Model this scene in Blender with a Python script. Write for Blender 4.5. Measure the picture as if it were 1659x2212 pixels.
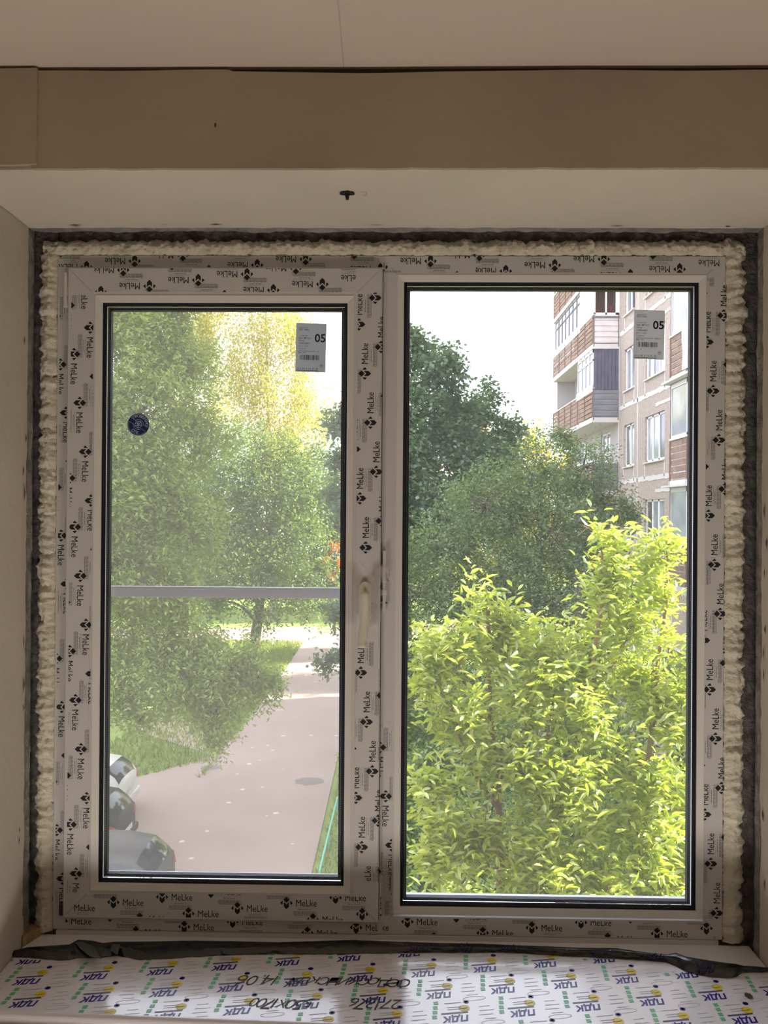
import bpy, bmesh, math, random
import numpy as np
from mathutils import Vector, Matrix, noise as mnoise

random.seed(7); rng = np.random.default_rng(7)
scene = bpy.context.scene
for o in list(bpy.data.objects): bpy.data.objects.remove(o)

# ------------------------------------------------------------------ camera
IW, IH, FPX = 1659., 2212., 1700.
EYE = 1.74                                   # eye height above the room floor
def rot(yaw, pitch, roll):
    cy, sy = math.cos(yaw), math.sin(yaw); cp, sp = math.cos(pitch), math.sin(pitch); cr, sr = math.cos(roll), math.sin(roll)
    return (np.array([[cy,-sy,0],[sy,cy,0],[0,0,1]]) @ np.array([[1,0,0],[0,cp,-sp],[0,sp,cp]]) @ np.array([[cr,0,sr],[0,1,0],[-sr,0,cr]]))
RC = rot(*np.radians([1.0316, 0.1953, -0.3912]))
cam_d = bpy.data.cameras.new('camera'); cam = bpy.data.objects.new('camera', cam_d); scene.collection.objects.link(cam)
cam_d.sensor_fit = 'VERTICAL'; cam_d.sensor_height = 36.; cam_d.lens = FPX/IH*36.; cam_d.clip_start = .05; cam_d.clip_end = 400
M = Matrix.Identity(4)
for i in range(3):
    M[i][0] = RC[i,0]; M[i][1] = RC[i,2]; M[i][2] = -RC[i,1]
M[2][3] = EYE
cam.matrix_world = M
scene.camera = cam

# ------------------------------------------------------------------ world, sun, exposure
SKY = 3.0
w = bpy.data.worlds.new('sky'); scene.world = w; w.use_nodes = True
bg = w.node_tree.nodes['Background']; bg.inputs[0].default_value = (.86,.90,1.,1); bg.inputs[1].default_value = SKY
sd = bpy.data.lights.new('sun', 'SUN'); sd.energy = 25.; sd.color = (1,.93,.74); sd.angle = math.radians(.8)
sun = bpy.data.objects.new('sun', sd); scene.collection.objects.link(sun)
SAZ, SEL = math.radians(72), math.radians(28)            # to the right of the view, low evening sun
sun_to = Vector((math.sin(SAZ)*math.cos(SEL), math.cos(SAZ)*math.cos(SEL), math.sin(SEL)))
sun.rotation_euler = sun_to.to_track_quat('Z', 'Y').to_euler(); sun.location = (30, 20, 30)
vs = scene.view_settings
vs.view_transform = 'Standard'; vs.look = 'None'; vs.exposure = .38; vs.gamma = 1.; vs.use_curve_mapping = False

# ------------------------------------------------------------------ helpers
COL = scene.collection
ORG = {}
GZ = EYE - 7.7                                # the yard lies two floors down
def ray(px, py):
    return RC @ np.array([(px-IW/2)/FPX, 1., -(py-IH/2)/FPX])
def at(px, py, Y):                            # a measured image point at distance Y from the camera's wall-parallel plane
    d = ray(px, py); p = d*Y/d[1]; return np.array([p[0], p[1], p[2]+EYE])
def on(px, py, z):                            # ... on a level plane
    d = ray(px, py); p = d*(z-EYE)/d[2]; return np.array([p[0], p[1], z])

def srgb(r, g, b):
    f = lambda c: ((c/255+.055)/1.055)**2.4 if c > 10 else c/255/12.92
    return (f(r), f(g), f(b), 1)
MATS = {}
def mat(name, col, rough=.6, var=.0, scale=8., bump=0., bscale=60., spec=.3, metal=0., col2=None, coat=0., detail=4.):
    if name in MATS: return MATS[name]
    m = bpy.data.materials.new(name); m.use_nodes = True; nt = m.node_tree; b = nt.nodes['Principled BSDF']
    b.inputs['Roughness'].default_value = rough; b.inputs['Specular IOR Level'].default_value = spec; b.inputs['Metallic'].default_value = metal
    if coat: b.inputs['Coat Weight'].default_value = coat; b.inputs['Coat Roughness'].default_value = .12
    tc = nt.nodes.new('ShaderNodeTexCoord')
    if var or col2:
        n = nt.nodes.new('ShaderNodeTexNoise'); n.inputs['Scale'].default_value = scale; n.inputs['Detail'].default_value = detail
        nt.links.new(tc.outputs['Object'], n.inputs['Vector'])
        r = nt.nodes.new('ShaderNodeValToRGB'); r.color_ramp.elements[0].position = .32; r.color_ramp.elements[1].position = .68
        c2 = col2 if col2 else tuple(min(1, c*(1+var)) for c in col[:3])+(1,)
        c1 = col if col2 else tuple(c*(1-var) for c in col[:3])+(1,)
        r.color_ramp.elements[0].color = c1; r.color_ramp.elements[1].color = c2
        nt.links.new(n.outputs['Fac'], r.inputs['Fac']); nt.links.new(r.outputs['Color'], b.inputs['Base Color'])
    else:
        b.inputs['Base Color'].default_value = col
    if bump:
        n2 = nt.nodes.new('ShaderNodeTexNoise'); n2.inputs['Scale'].default_value = bscale; n2.inputs['Detail'].default_value = 5
        nt.links.new(tc.outputs['Object'], n2.inputs['Vector'])
        bp_ = nt.nodes.new('ShaderNodeBump'); bp_.inputs['Strength'].default_value = bump; bp_.inputs['Distance'].default_value = .01
        nt.links.new(n2.outputs['Fac'], bp_.inputs['Height']); nt.links.new(bp_.outputs['Normal'], b.inputs['Normal'])
    MATS[name] = m; return m

def leaf_mat(name, c1, c2, trans=.4, gloss=.06, tcol=None):
    if name in MATS: return MATS[name]
    m = bpy.data.materials.new(name); m.use_nodes = True; nt = m.node_tree; nt.nodes.clear(); N = nt.nodes.new; L = nt.links.new
    out = N('ShaderNodeOutputMaterial'); g = N('ShaderNodeNewGeometry'); r = N('ShaderNodeValToRGB')
    r.color_ramp.elements[0].color = c1; r.color_ramp.elements[1].color = c2
    L(g.outputs['Random Per Island'], r.inputs['Fac'])
    d = N('ShaderNodeBsdfDiffuse'); t = N('ShaderNodeBsdfTranslucent'); gl = N('ShaderNodeBsdfGlossy'); gl.inputs['Roughness'].default_value = .38
    hs = N('ShaderNodeMixRGB'); hs.blend_type = 'MULTIPLY'; hs.inputs[0].default_value = 1.; hs.inputs[2].default_value = tcol or (1.25,1.1,.45,1)
    L(r.outputs['Color'], d.inputs['Color']); L(r.outputs['Color'], hs.inputs[1]); L(hs.outputs['Color'], t.inputs['Color'])
    m1 = N('ShaderNodeMixShader'); m1.inputs[0].default_value = trans; m2 = N('ShaderNodeMixShader'); m2.inputs[0].default_value = gloss
    L(d.outputs[0], m1.inputs[1]); L(t.outputs[0], m1.inputs[2]); L(m1.outputs[0], m2.inputs[1]); L(gl.outputs[0], m2.inputs[2]); L(m2.outputs[0], out.inputs[0])
    MATS[name] = m; return m

def glass_mat(name, tint=(.985,.99,.995,1), veil=.022, veil_col=(.8,.8,.85,1)):  # translucent veil mixed in to lift the darks like haze
    if name in MATS: return MATS[name]
    m = bpy.data.materials.new(name); m.use_nodes = True; nt = m.node_tree; nt.nodes.clear(); N = nt.nodes.new; L = nt.links.new
    out = N('ShaderNodeOutputMaterial'); t = N('ShaderNodeBsdfTransparent'); t.inputs[0].default_value = tint
    g = N('ShaderNodeBsdfGlossy'); g.inputs['Roughness'].default_value = .0; f = N('ShaderNodeFresnel'); f.inputs[0].default_value = 1.25
    m1 = N('ShaderNodeMixShader'); L(f.outputs[0], m1.inputs[0]); L(t.outputs[0], m1.inputs[1]); L(g.outputs[0], m1.inputs[2])
    d = N('ShaderNodeBsdfTranslucent'); d.inputs[0].default_value = veil_col; m2 = N('ShaderNodeMixShader'); m2.inputs[0].default_value = veil
    L(m1.outputs[0], m2.inputs[1]); L(d.outputs[0], m2.inputs[2]); L(m2.outputs[0], out.inputs[0])
    MATS[name] = m; return m

def sheer_mat(name, fac, col):                # woven gauze: part of it is thread, the rest is air
    if name in MATS: return MATS[name]
    m = bpy.data.materials.new(name); m.use_nodes = True; nt = m.node_tree; nt.nodes.clear(); N = nt.nodes.new; L = nt.links.new
    out = N('ShaderNodeOutputMaterial'); t = N('ShaderNodeBsdfTransparent'); d = N('ShaderNodeBsdfDiffuse'); d.inputs[0].default_value = col
    tl = N('ShaderNodeBsdfTranslucent'); tl.inputs[0].default_value = col
    a = N('ShaderNodeMixShader'); a.inputs[0].default_value = .5; L(d.outputs[0], a.inputs[1]); L(tl.outputs[0], a.inputs[2])
    b = N('ShaderNodeMixShader'); b.inputs[0].default_value = fac; L(t.outputs[0], b.inputs[1]); L(a.outputs[0], b.inputs[2]); L(b.outputs[0], out.inputs[0])
    MATS[name] = m; return m

def emis_mat(name, col, s):
    m = bpy.data.materials.new(name); m.use_nodes = True; b = m.node_tree.nodes['Principled BSDF']
    b.inputs['Base Color'].default_value = col; b.inputs['Emission Color'].default_value = col; b.inputs['Emission Strength'].default_value = s
    MATS[name] = m; return m

def tag(o, label=None, cat=None, group=None, kind=None):
    if label: o['label'] = label
    if cat: o['category'] = cat
    if group: o['group'] = group
    if kind: o['kind'] = kind
    return o
def empty(name, loc, label=None, cat=None, group=None, kind=None, parent=None):
    o = bpy.data.objects.new(name, None); COL.objects.link(o); o.empty_display_size = .1
    loc = np.array(loc, float)
    if parent is not None:
        o.parent = parent; o.location = loc-ORG[parent.name]
    else: o.location = loc
    ORG[o.name] = loc
    return tag(o, label, cat, group, kind)
def link(name, me, parent=None):
    o = bpy.data.objects.new(name, me); COL.objects.link(o)
    if parent is not None:
        o.parent = parent; ORG[o.name] = ORG[parent.name]
    else: ORG[o.name] = np.zeros(3)
    return o
def mk(name, V, Fs, m, parent=None, smooth=False, mi=None, fixn=True):
    """one mesh object from world coordinates"""
    V = np.asarray(V, float).reshape(-1, 3)
    if parent is not None: V = V-ORG[parent.name]
    me = bpy.data.meshes.new(name); me.from_pydata(V.tolist(), [], [tuple(int(i) for i in f) for f in Fs])
    ms = m if isinstance(m, (list, tuple)) else [m]
    for q in ms: me.materials.append(q)
    if mi is not None: me.polygons.foreach_set('material_index', np.array(mi, dtype=np.int32))
    if fixn:
        bm = bmesh.new(); bm.from_mesh(me); bmesh.ops.recalc_face_normals(bm, faces=bm.faces); bm.to_mesh(me); bm.free()
    if smooth: me.polygons.foreach_set('use_smooth', [True]*len(me.polygons))
    me.update(); return link(name, me, parent)

class MB:
    """collects shapes into one mesh"""
    def __init__(s): s.V = []; s.F = []; s.n = 0
    def add(s, V, F):
        V = np.asarray(V, float).reshape(-1, 3)
        s.V.append(V); s.F += [tuple(i+s.n for i in f) for f in F]; s.n += len(V); return s
    def box(s, x0, x1, y0, y1, z0, z1, bev=0.):
        if bev <= 0:
            V = [(x,y,z) for z in (z0,z1) for y in (y0,y1) for x in (x0,x1)]
            F = [(0,2,3,1),(4,5,7,6),(0,1,5,4),(2,6,7,3),(0,4,6,2),(1,3,7,5)]
            return s.add(V, F)
        bm = bmesh.new(); bmesh.ops.create_cube(bm, size=1)
        for v in bm.verts: v.co = Vector(((x0+x1)/2+v.co.x*(x1-x0), (y0+y1)/2+v.co.y*(y1-y0), (z0+z1)/2+v.co.z*(z1-z0)))
        bmesh.ops.bevel(bm, geom=bm.edges[:], offset=bev, segments=2, affect='EDGES', profile=.5)
        return s.bm(bm)
    def bm(s, bm):
        bm.verts.index_update(); s.add([v.co[:] for v in bm.verts], [[v.index for v in f.verts] for f in bm.faces]); bm.free(); return s
    def tube(s, P, R, n=6, cap=True):
        P = np.asarray(P, float); R = np.broadcast_to(np.asarray(R, float), (len(P),))
        V = []; F = []; up = np.array([.31,.17,.93])
        for i in range(len(P)):
            t = P[min(i+1, len(P)-1)]-P[max(i-1, 0)]; t = t/(np.linalg.norm(t)+1e-9)
            a = np.cross(t, up); 
            if np.linalg.norm(a) < .1: a = np.cross(t, [1,0,0])
            a /= np.linalg.norm(a); b = np.cross(t, a)
            for k in range(n):
                th = 2*math.pi*k/n; V.append(P[i]+R[i]*(a*math.cos(th)+b*math.sin(th)))
        for i in range(len(P)-1):
            for k in range(n): F.append((i*n+k, i*n+(k+1)%n, (i+1)*n+(k+1)%n, (i+1)*n+k))
        if cap: F.append(tuple(range(n-1,-1,-1))); F.append(tuple((len(P)-1)*n+k for k in range(n)))
        return s.add(V, F)
    def sweep(s, rect, prof):                     # mitred profile around a rectangle; prof = (inset, Y)
        x0,x1,z0,z1 = rect; V = []
        for (i, y) in prof: V += [(x0+i,y,z0+i),(x1-i,y,z0+i),(x1-i,y,z1-i),(x0+i,y,z1-i)]
        F = [(p*4+k, p*4+(k+1)%4, p*4+4+(k+1)%4, p*4+4+k) for p in range(len(prof)-1) for k in range(4)]
        return s.add(V, F)
    def lathe(s, prof, c, axis='z', n=24):        # prof = (radius, height)
        V = []
        for (r, h) in prof:
            for k in range(n):
                a = 2*math.pi*k/n; p = (r*math.cos(a), r*math.sin(a), h)
                if axis == 'x': p = (p[2], p[0], p[1])
                if axis == 'y': p = (p[0], p[2], p[1])
                V.append((c[0]+p[0], c[1]+p[1], c[2]+p[2]))
        F = [(i*n+k, i*n+(k+1)%n, (i+1)*n+(k+1)%n, (i+1)*n+k) for i in range(len(prof)-1) for k in range(n)]
        if prof[0][0] > 1e-6: F.append(tuple(range(n-1,-1,-1)))
        if prof[-1][0] > 1e-6: F.append(tuple((len(prof)-1)*n+k for k in range(n)))
        return s.add(V, F)
    def build(s, name, m, parent=None, smooth=False, fixn=True):
        return mk(name, np.vstack(s.V), s.F, m, parent, smooth, fixn=fixn)
def box(name, b, m, parent=None, bev=0.): return MB().box(*b, bev=bev).build(name, m, parent)
def nz(x, y=0., z=0.): return mnoise.noise(Vector((x, y, z)))

# ---- flat print: 2-D outlines from letters and shapes
TXT = {}
def text2d(t, size=1., shear=0., bold=0., align='LEFT', space=1.):
    k = (t, shear, bold, align, space)
    if k not in TXT:
        cu = bpy.data.curves.new('t', 'FONT'); cu.body = t; cu.size = 1.; cu.shear = shear; cu.offset = bold; cu.align_x = align; cu.space_character = space
        cu.resolution_u = 3
        ob = bpy.data.objects.new('t', cu); COL.objects.link(ob); bpy.context.view_layer.update()
        dg = bpy.context.evaluated_depsgraph_get(); me = bpy.data.meshes.new_from_object(ob.evaluated_get(dg))
        V = np.array([v.co[:2] for v in me.vertices]).reshape(-1, 2); F = [tuple(p.vertices) for p in me.polygons]
        bpy.data.objects.remove(ob); bpy.data.curves.remove(cu); bpy.data.meshes.remove(me); TXT[k] = (V, F)
    V, F = TXT[k]; return V*size, F
class P2:
    """flat artwork: polygons with a material index"""
    def __init__(s): s.V = []; s.F = []; s.m = []; s.n = 0
    def add(s, V, F, m=0, off=(0,0), rotn=0.):
        V = np.asarray(V, float).reshape(-1, 2); c, q = math.cos(rotn), math.sin(rotn)
        V = V @ np.array([[c,q],[-q,c]])+np.array(off)
        s.V.append(V); s.F += [tuple(i+s.n for i in f) for f in F]; s.m += [m]*len(F); s.n += len(V); return s
    def poly(s, pts, m=0, **k): return s.add(pts, [tuple(range(len(pts)))], m, **k)
    def rect(s, x0, x1, y0, y1, m=0): return s.poly([(x0,y0),(x1,y0),(x1,y1),(x0,y1)], m)
    def ell(s, cx, cy, rx, ry, m=0, n=20): return s.poly([(cx+rx*math.cos(2*math.pi*k/n), cy+ry*math.sin(2*math.pi*k/n)) for k in range(n)], m)
    def ring(s, cx, cy, r0, r1, m=0, n=40, a0=0., a1=2*math.pi):
        V = []; 
        for k in range(n+1):
            a = a0+(a1-a0)*k/n; V += [(cx+r0*math.cos(a), cy+r0*math.sin(a)), (cx+r1*math.cos(a), cy+r1*math.sin(a))]
        return s.add(V, [(2*k, 2*k+1, 2*k+3, 2*k+2) for k in range(n)], m)
    def line(s, pts, wd, m=0):
        for a, b in zip(pts[:-1], pts[1:]):
            a = np.array(a, float); b = np.array(b, float); t = b-a; L = np.linalg.norm(t)
            if L < 1e-9: continue
            t /= L; nn = np.array([-t[1], t[0]])*wd/2
            s.poly([a-nn, b-nn, b+nn, a+nn], m)
        return s
    def text(s, t, x, y, size, m=0, rotn=0., **k):
        V, F = text2d(t, size, **k); return s.add(V, F, m, (x, y), rotn)
    def mesh(s, name, mats, fr=None, clip=None):
        """fr = (origin, u, v) maps to 3-D; clip = list of (point, inward normal) in 3-D"""
        V = np.vstack(s.V); V3 = np.array(fr[0])+V[:,:1]*np.array(fr[1])+V[:,1:]*np.array(fr[2])
        me = bpy.data.meshes.new(name); me.from_pydata(V3.tolist(), [], s.F)
        for q in mats: me.materials.append(q)
        me.polygons.foreach_set('material_index', np.array(s.m, dtype=np.int32)); me.update()
        if clip:
            bm = bmesh.new(); bm.from_mesh(me)
            for (p, nn) in clip:
                bmesh.ops.bisect_plane(bm, geom=bm.verts[:]+bm.edges[:]+bm.faces[:], plane_co=p, plane_no=[-q for q in nn], clear_outer=True)
            bm.to_mesh(me); bm.free()
        return me

# ------------------------------------------------------------------ materials
PVC   = mat('white_pvc', srgb(214,212,212), .42, spec=.4)
BEAD  = mat('white_bead', srgb(232,230,226), .35, spec=.5)
BLACK = mat('black_rubber', srgb(26,30,40), .5)
ALU   = mat('spacer_aluminium', srgb(66,70,80), .45, metal=.2)
GLASS = glass_mat('window_glass')
INK   = mat('logo_ink', srgb(42,44,48), .6)
INKG  = mat('fine_print_ink', srgb(135,133,132), .6)
PLAST = mat('reveal_plaster', srgb(214,205,190), .9, var=.06, scale=3., bump=.25, bscale=30.)
CEIL  = mat('ceiling_paint', srgb(222,207,192), .9, var=.04, scale=2., bump=.15, bscale=40.)
BEAM  = mat('beam_board_shaded', srgb(176,160,140), .95, var=.10, scale=2.2, bump=.2, bscale=25.)  # beige deepened to carry the shade on the lintel face
CONC  = mat('raw_concrete', srgb(150,145,142), .95, var=.30, scale=30., bump=.9, bscale=90.)
GAP   = mat('dark_mortar', srgb(104,101,102), .95, var=.4, scale=50., bump=.8, bscale=120.)
FOAM  = mat('polyurethane_foam', srgb(230,224,206), .8, var=.10, scale=14., bump=.5, bscale=160.)
WALLM = mat('room_wall', srgb(215,205,190), .9, var=.04, scale=2.)
FLOORM = mat('floor_screed', srgb(170,160,148), .8, var=.1, scale=4.)

# ================================================================== ROOM SHELL
YF, YB, YO = 1.371, 1.658, 1.85          # wall's room face, end of the plaster reveal, outer face
ZS, ZC = EYE+.6025, EYE+.780             # soffit and ceiling
XL, XR = -.787, .757                     # reveal sides
ZB = EYE-.915                            # sill level
RX, RY = 2.0, -3.0
mk('floor', [(-RX,RY,0),(RX,RY,0),(RX,YF,0),(-RX,YF,0)], [(0,1,2,3)], FLOORM)['kind'] = 'structure'
V = []; Fc = []
ceil = mk('ceiling', [(-RX,RY,ZC),(RX,RY,ZC),(RX,YF+.03,ZC),(-RX,YF+.03,ZC)], [(0,3,2,1)], CEIL); ceil['kind'] = 'structure'
mb = MB(); P = [(-.10+.006*nz(t*3.), YF-1.3*t, ZC-.0008) for t in np.linspace(0, 1, 30)]
Vc = []; 
for i, p in enumerate(P): wd = .0007+.0006*abs(nz(i*.7, 3)); Vc += [(p[0]-wd, p[1], p[2]), (p[0]+wd, p[1], p[2])]
mk('plaster_crack', Vc, [(2*i, 2*i+1, 2*i+3, 2*i+2) for i in range(len(P)-1)], mat('crack', srgb(204,188,174), .95), ceil)
for nm, b in (('wall_left', (-RX-.1,-RX,RY,YF,0,ZC)), ('wall_right', (RX,RX+.1,RY,YF,0,ZC)), ('wall_back', (-RX,RX,RY-.1,RY,0,ZC))):
    box(nm, b, WALLM)['kind'] = 'structure'
# the window wall: jambs, spandrel and lintel round the opening, from the room face to the outer face
JX = .012
mb = MB()
mb.box(-RX, XL-JX, YF+.006, YB+.06, 0, ZC+.3); mb.box(XR+JX, RX, YF+.006, YB+.06, 0, ZC+.3)
mb.box(XL-JX, XR+JX, YF+.006, YB+.06, 0, ZB-.045); mb.box(XL-JX, XR+JX, YF+.012, YB+.06, ZS+JX, ZC+.3)
wf = mb.build('wall_front', CONC); wf['kind'] = 'structure'
MB().box(-RX,XL,YF,YF+.006,0,ZC).box(XR,RX,YF,YF+.006,0,ZC).box(XL,XR,YF,YF+.006,0,ZB-.045).build('wall_plaster', PLAST, wf)
# plaster coats of the reveal with ragged inner edges
def reveal(name, p0, p1, nrm, seed):
    """strip from room face to ragged edge; p0->p1 runs along the edge, nrm points into the opening"""
    p0 = np.array(p0, float); p1 = np.array(p1, float); nrm = np.array(nrm, float); n = 240; V = []; F = []
    for i in range(n+1):
        t = i/n; p = p0+(p1-p0)*t; s = t*1.6
        edge = YB-.004+.006*nz(s*9, seed)+.004*nz(s*40, seed+5)-.012*max(0, nz(s*5, seed+9)-.25)
        b = .0015*nz(s*4, seed+2)
        for (y, d) in ((YF, 0), (YF+.1, b), (YF+.2, b*1.5), (edge-.02, b), (edge, -.001), (edge, -JX)):
            V.append((p[0]+nrm[0]*d, y, p[2]+nrm[2]*d))
    k = 6
    for i in range(n):
        for j in range(k-1): F.append((i*k+j, i*k+j+1, (i+1)*k+j+1, (i+1)*k+j))
    return mk(name, V, F, PLAST, wf, smooth=False)
reveal('reveal_plaster', (XL,0,ZB-.04), (XL,0,ZS), (1,0,0), 1.); reveal('reveal_plaster', (XR,0,ZB-.04), (XR,0,ZS), (-1,0,0), 11.)
reveal('reveal_plaster', (XL-.6,0,ZS), (XR+.6,0,ZS), (0,0,-1), 23.)
# dark scraps and tears of plaster along the reveal edges
TEAR_SHADE = mat('torn_paint_gap_shade', srgb(88,78,70), .9)
for k in range(26):
    side = k % 3; t = random.random(); L = .012+.03*random.random(); w_ = .0015+.002*random.random(); y = YB-.012-.02*random.random()
    if side == 0: c = (XL+.0012, y, ZB+.05+t*1.4); pts = [(c[0],y,c[2]-L/2),(c[0]+.001,y+w_,c[2]),(c[0],y,c[2]+L/2),(c[0]+.0016,y-w_,c[2]+.002)]
    elif side == 1: c = (XR-.0012, y, ZB+.05+t*1.4); pts = [(c[0],y,c[2]-L/2),(c[0]-.001,y+w_,c[2]),(c[0],y,c[2]+L/2),(c[0]-.0016,y-w_,c[2]+.002)]
    else: x = XL+.05+t*1.45; pts = [(x-L/2,y,ZS-.0012),(x,y+w_,ZS-.001),(x+L/2,y,ZS-.0012),(x,y-w_,ZS-.0018)]
    mk('plaster_scrap', pts, [(0,1,2,3)], TEAR_SHADE, wf)
# beam face: a board, its beige darkened for shade, with a wavy upper edge under the ceiling, and a shorter piece lapped over its end
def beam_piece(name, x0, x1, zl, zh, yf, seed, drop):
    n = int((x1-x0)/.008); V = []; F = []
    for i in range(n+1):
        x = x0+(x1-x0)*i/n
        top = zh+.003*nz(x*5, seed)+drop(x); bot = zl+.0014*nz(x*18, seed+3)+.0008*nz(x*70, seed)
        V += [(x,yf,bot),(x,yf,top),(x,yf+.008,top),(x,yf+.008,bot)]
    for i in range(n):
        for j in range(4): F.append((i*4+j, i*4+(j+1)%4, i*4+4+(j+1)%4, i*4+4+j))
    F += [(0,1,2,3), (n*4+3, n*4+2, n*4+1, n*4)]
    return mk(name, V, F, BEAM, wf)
xs = at(86,250,YF)[0]
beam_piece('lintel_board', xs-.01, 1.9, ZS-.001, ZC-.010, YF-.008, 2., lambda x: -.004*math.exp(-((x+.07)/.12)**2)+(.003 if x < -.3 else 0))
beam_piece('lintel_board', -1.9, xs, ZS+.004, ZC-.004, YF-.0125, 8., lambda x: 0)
box('beam_shadow_gap', (-1.9,1.9,YF+.004,YF+.011,ZC-.04,ZC-.0002), TEAR_SHADE, wf)  # dark backing strip stands for the shade inside the gap
box('lintel_plaster', (-1.9,1.9,YF-.0005,YF+.012,ZS-.0004,ZC-.04), PLAST, wf)
# nick on the beam board
p = at(465,270,YF-.0085); mk('board_nick', [(p[0]-.002,p[1],p[2]-.003),(p[0]+.0015,p[1],p[2]-.004),(p[0]+.002,p[1],p[2]+.003),(p[0]-.001,p[1],p[2]+.004)], [(0,1,2,3)], TEAR_SHADE, wf)
# mortar ledge behind the foam
FX0, FX1, FZ0, FZ1 = -.7455, .700, EYE-.906, EYE+.5605      # window frame
FY = 1.700
mb = MB()
for (x0,x1,z0,z1) in ((XL-.02,FX0+.002,ZB-.05,ZS+.03),(FX1-.002,XR+.02,ZB-.05,ZS+.03),(FX0,FX1,FZ1-.002,ZS+.03),(FX0,FX1,ZB-.06,FZ0+.002)):
    mb.box(x0,x1,FY+.004,YO-.02,z0,z1)
mortar = mb
# rough concrete lining of the jambs between plaster and foam
def lining(p0, p1, nrm, seed):
    p0 = np.array(p0, float); p1 = np.array(p1, float); nrm = np.array(nrm, float); n = 300; V = []; F = []; k = 5
    for i in range(n+1):
        t = i/n; p = p0+(p1-p0)*t; s = t*1.6
        for j in range(k):
            y = YB-.012+.034*j/(k-1); d = -.006+.004*nz(s*14, j*.6, seed)+.003*nz(s*50, j*1.3, seed)+(.004*j/(k-1))
            V.append((p[0]+nrm[0]*d, y, p[2]+nrm[2]*d))
    for i in range(n):
        for j in range(k-1): F.append((i*k+j, i*k+j+1, (i+1)*k+j+1, (i+1)*k+j))
    mk('concrete_lining', V, F, CONC, wf)
lining((XL,0,ZB-.03), (XL,0,ZS+.01), (1,0,0), 2.); lining((XR,0,ZB-.03), (XR,0,ZS+.01), (-1,0,0), 5.); lining((XL-.01,0,ZS), (XR+.01,0,ZS), (0,0,-1), 9.)
# outer face of our own house
mb = MB(); ox0, ox1, oz0, oz1 = -.76, .722, EYE-.93, EYE+.572
T = 9.
mb.box(-7, ox0, YB+.06, YO, GZ, T); mb.box(ox1, 5.5, YB+.06, YO, GZ, T); mb.box(ox0, ox1, YB+.06, YO, GZ, oz0); mb.box(ox0, ox1, YB+.06, YO, oz1, T)
OUTM = mat('outer_panel', srgb(196,178,166), .95, var=.15, scale=40., bump=.6, bscale=80.)
wo = mb.build('wall_outer', OUTM); wo['kind'] = 'structure'
mortar.build('mortar_bed', GAP, wo)
n = 160; V = []; F = []                         # ragged outer foam edge above the right light
for i in range(n+1):
    x = FX0+(FX1-FX0)*i/n; zz = EYE+.5485+.003*nz(x*22, 4)+.002*nz(x*70, 8)
    V += [(x,1.775,zz),(x,1.80,zz-.001),(x,1.80,EYE+.60),(x,1.775,EYE+.60)]
for i in range(n):
    for j in range(3): F.append((i*4+j, i*4+j+1, i*4+5+j, i*4+4+j))
mk('outer_foam', V, F, FOAM, wo)

# expanding foam round the window frame
def foam_bead():
    mb = MB()
    def side(p0, p1, out, wid, seed, r0=.011):
        p0 = np.array(p0, float); p1 = np.array(p1, float); out = np.array(out, float)
        L = np.linalg.norm(p1-p0); n = int(L/.0032); k = 13; V = []; F = []
        for i in range(n+1):
            s = i/n*L; c = p0+(p1-p0)*i/n
            lump = .5+.7*nz(s*26, seed)+.6*nz(s*70, seed+3)
            edge = wid*(1+.22*nz(s*30, seed+7)+.16*nz(s*95, seed+1))
            for j in range(k):
                a = j/(k-1); th = math.pi*a
                d = (a-.02)*edge
                bul = math.sin(th)**.6*(.012+.012*lump)+.007*abs(nz(s*55, a*3., seed))+.005*nz(s*120, a*6., seed+4)+.0025*nz(s*260, a*12., seed+8)
                q = c+out*d; V.append((q[0], FY+.012-bul, q[2]))
        for i in range(n):
            for j in range(k-1): F.append((i*k+j, i*k+j+1, (i+1)*k+j+1, (i+1)*k+j))
        mb.add(V, F)
    side((FX0+.002,0,FZ0-.004), (FX0+.002,0,FZ1+.02), (-1,0,0), .044, 1.)
    side((FX1-.002,0,FZ0-.004), (FX1-.002,0,FZ1+.02), (1,0,0), .049, 14.)
    side((FX0-.03,0,FZ1-.002), (FX1+.035,0,FZ1-.002), (0,0,1), .038, 31.)
    o = mb.build('insulation_foam', FOAM, smooth=True)
    return tag(o, 'lumpy cream expanding foam bead filling the gap round the window frame', 'foam')
foam_bead()

# ================================================================== WINDOW
win = empty('window_1', (0, FY, FZ0), 'two-light white plastic window, still in its printed protective film', 'window', kind='structure')
mb = MB().sweep((FX0,FX1,FZ0,FZ1), [(0,1.772),(0,FY+.002),(.002,FY),(.0405,FY),(.0405,1.772)])
mb.box(-.086, -.0055, FY, 1.772, FZ0+.0405, FZ1-.0405)
mb.box(FX0+.01, FX1-.01, FY-.004, 1.76, ZB-.02, FZ0)
frame = mb.build('outer_frame', PVC, win)
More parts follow.
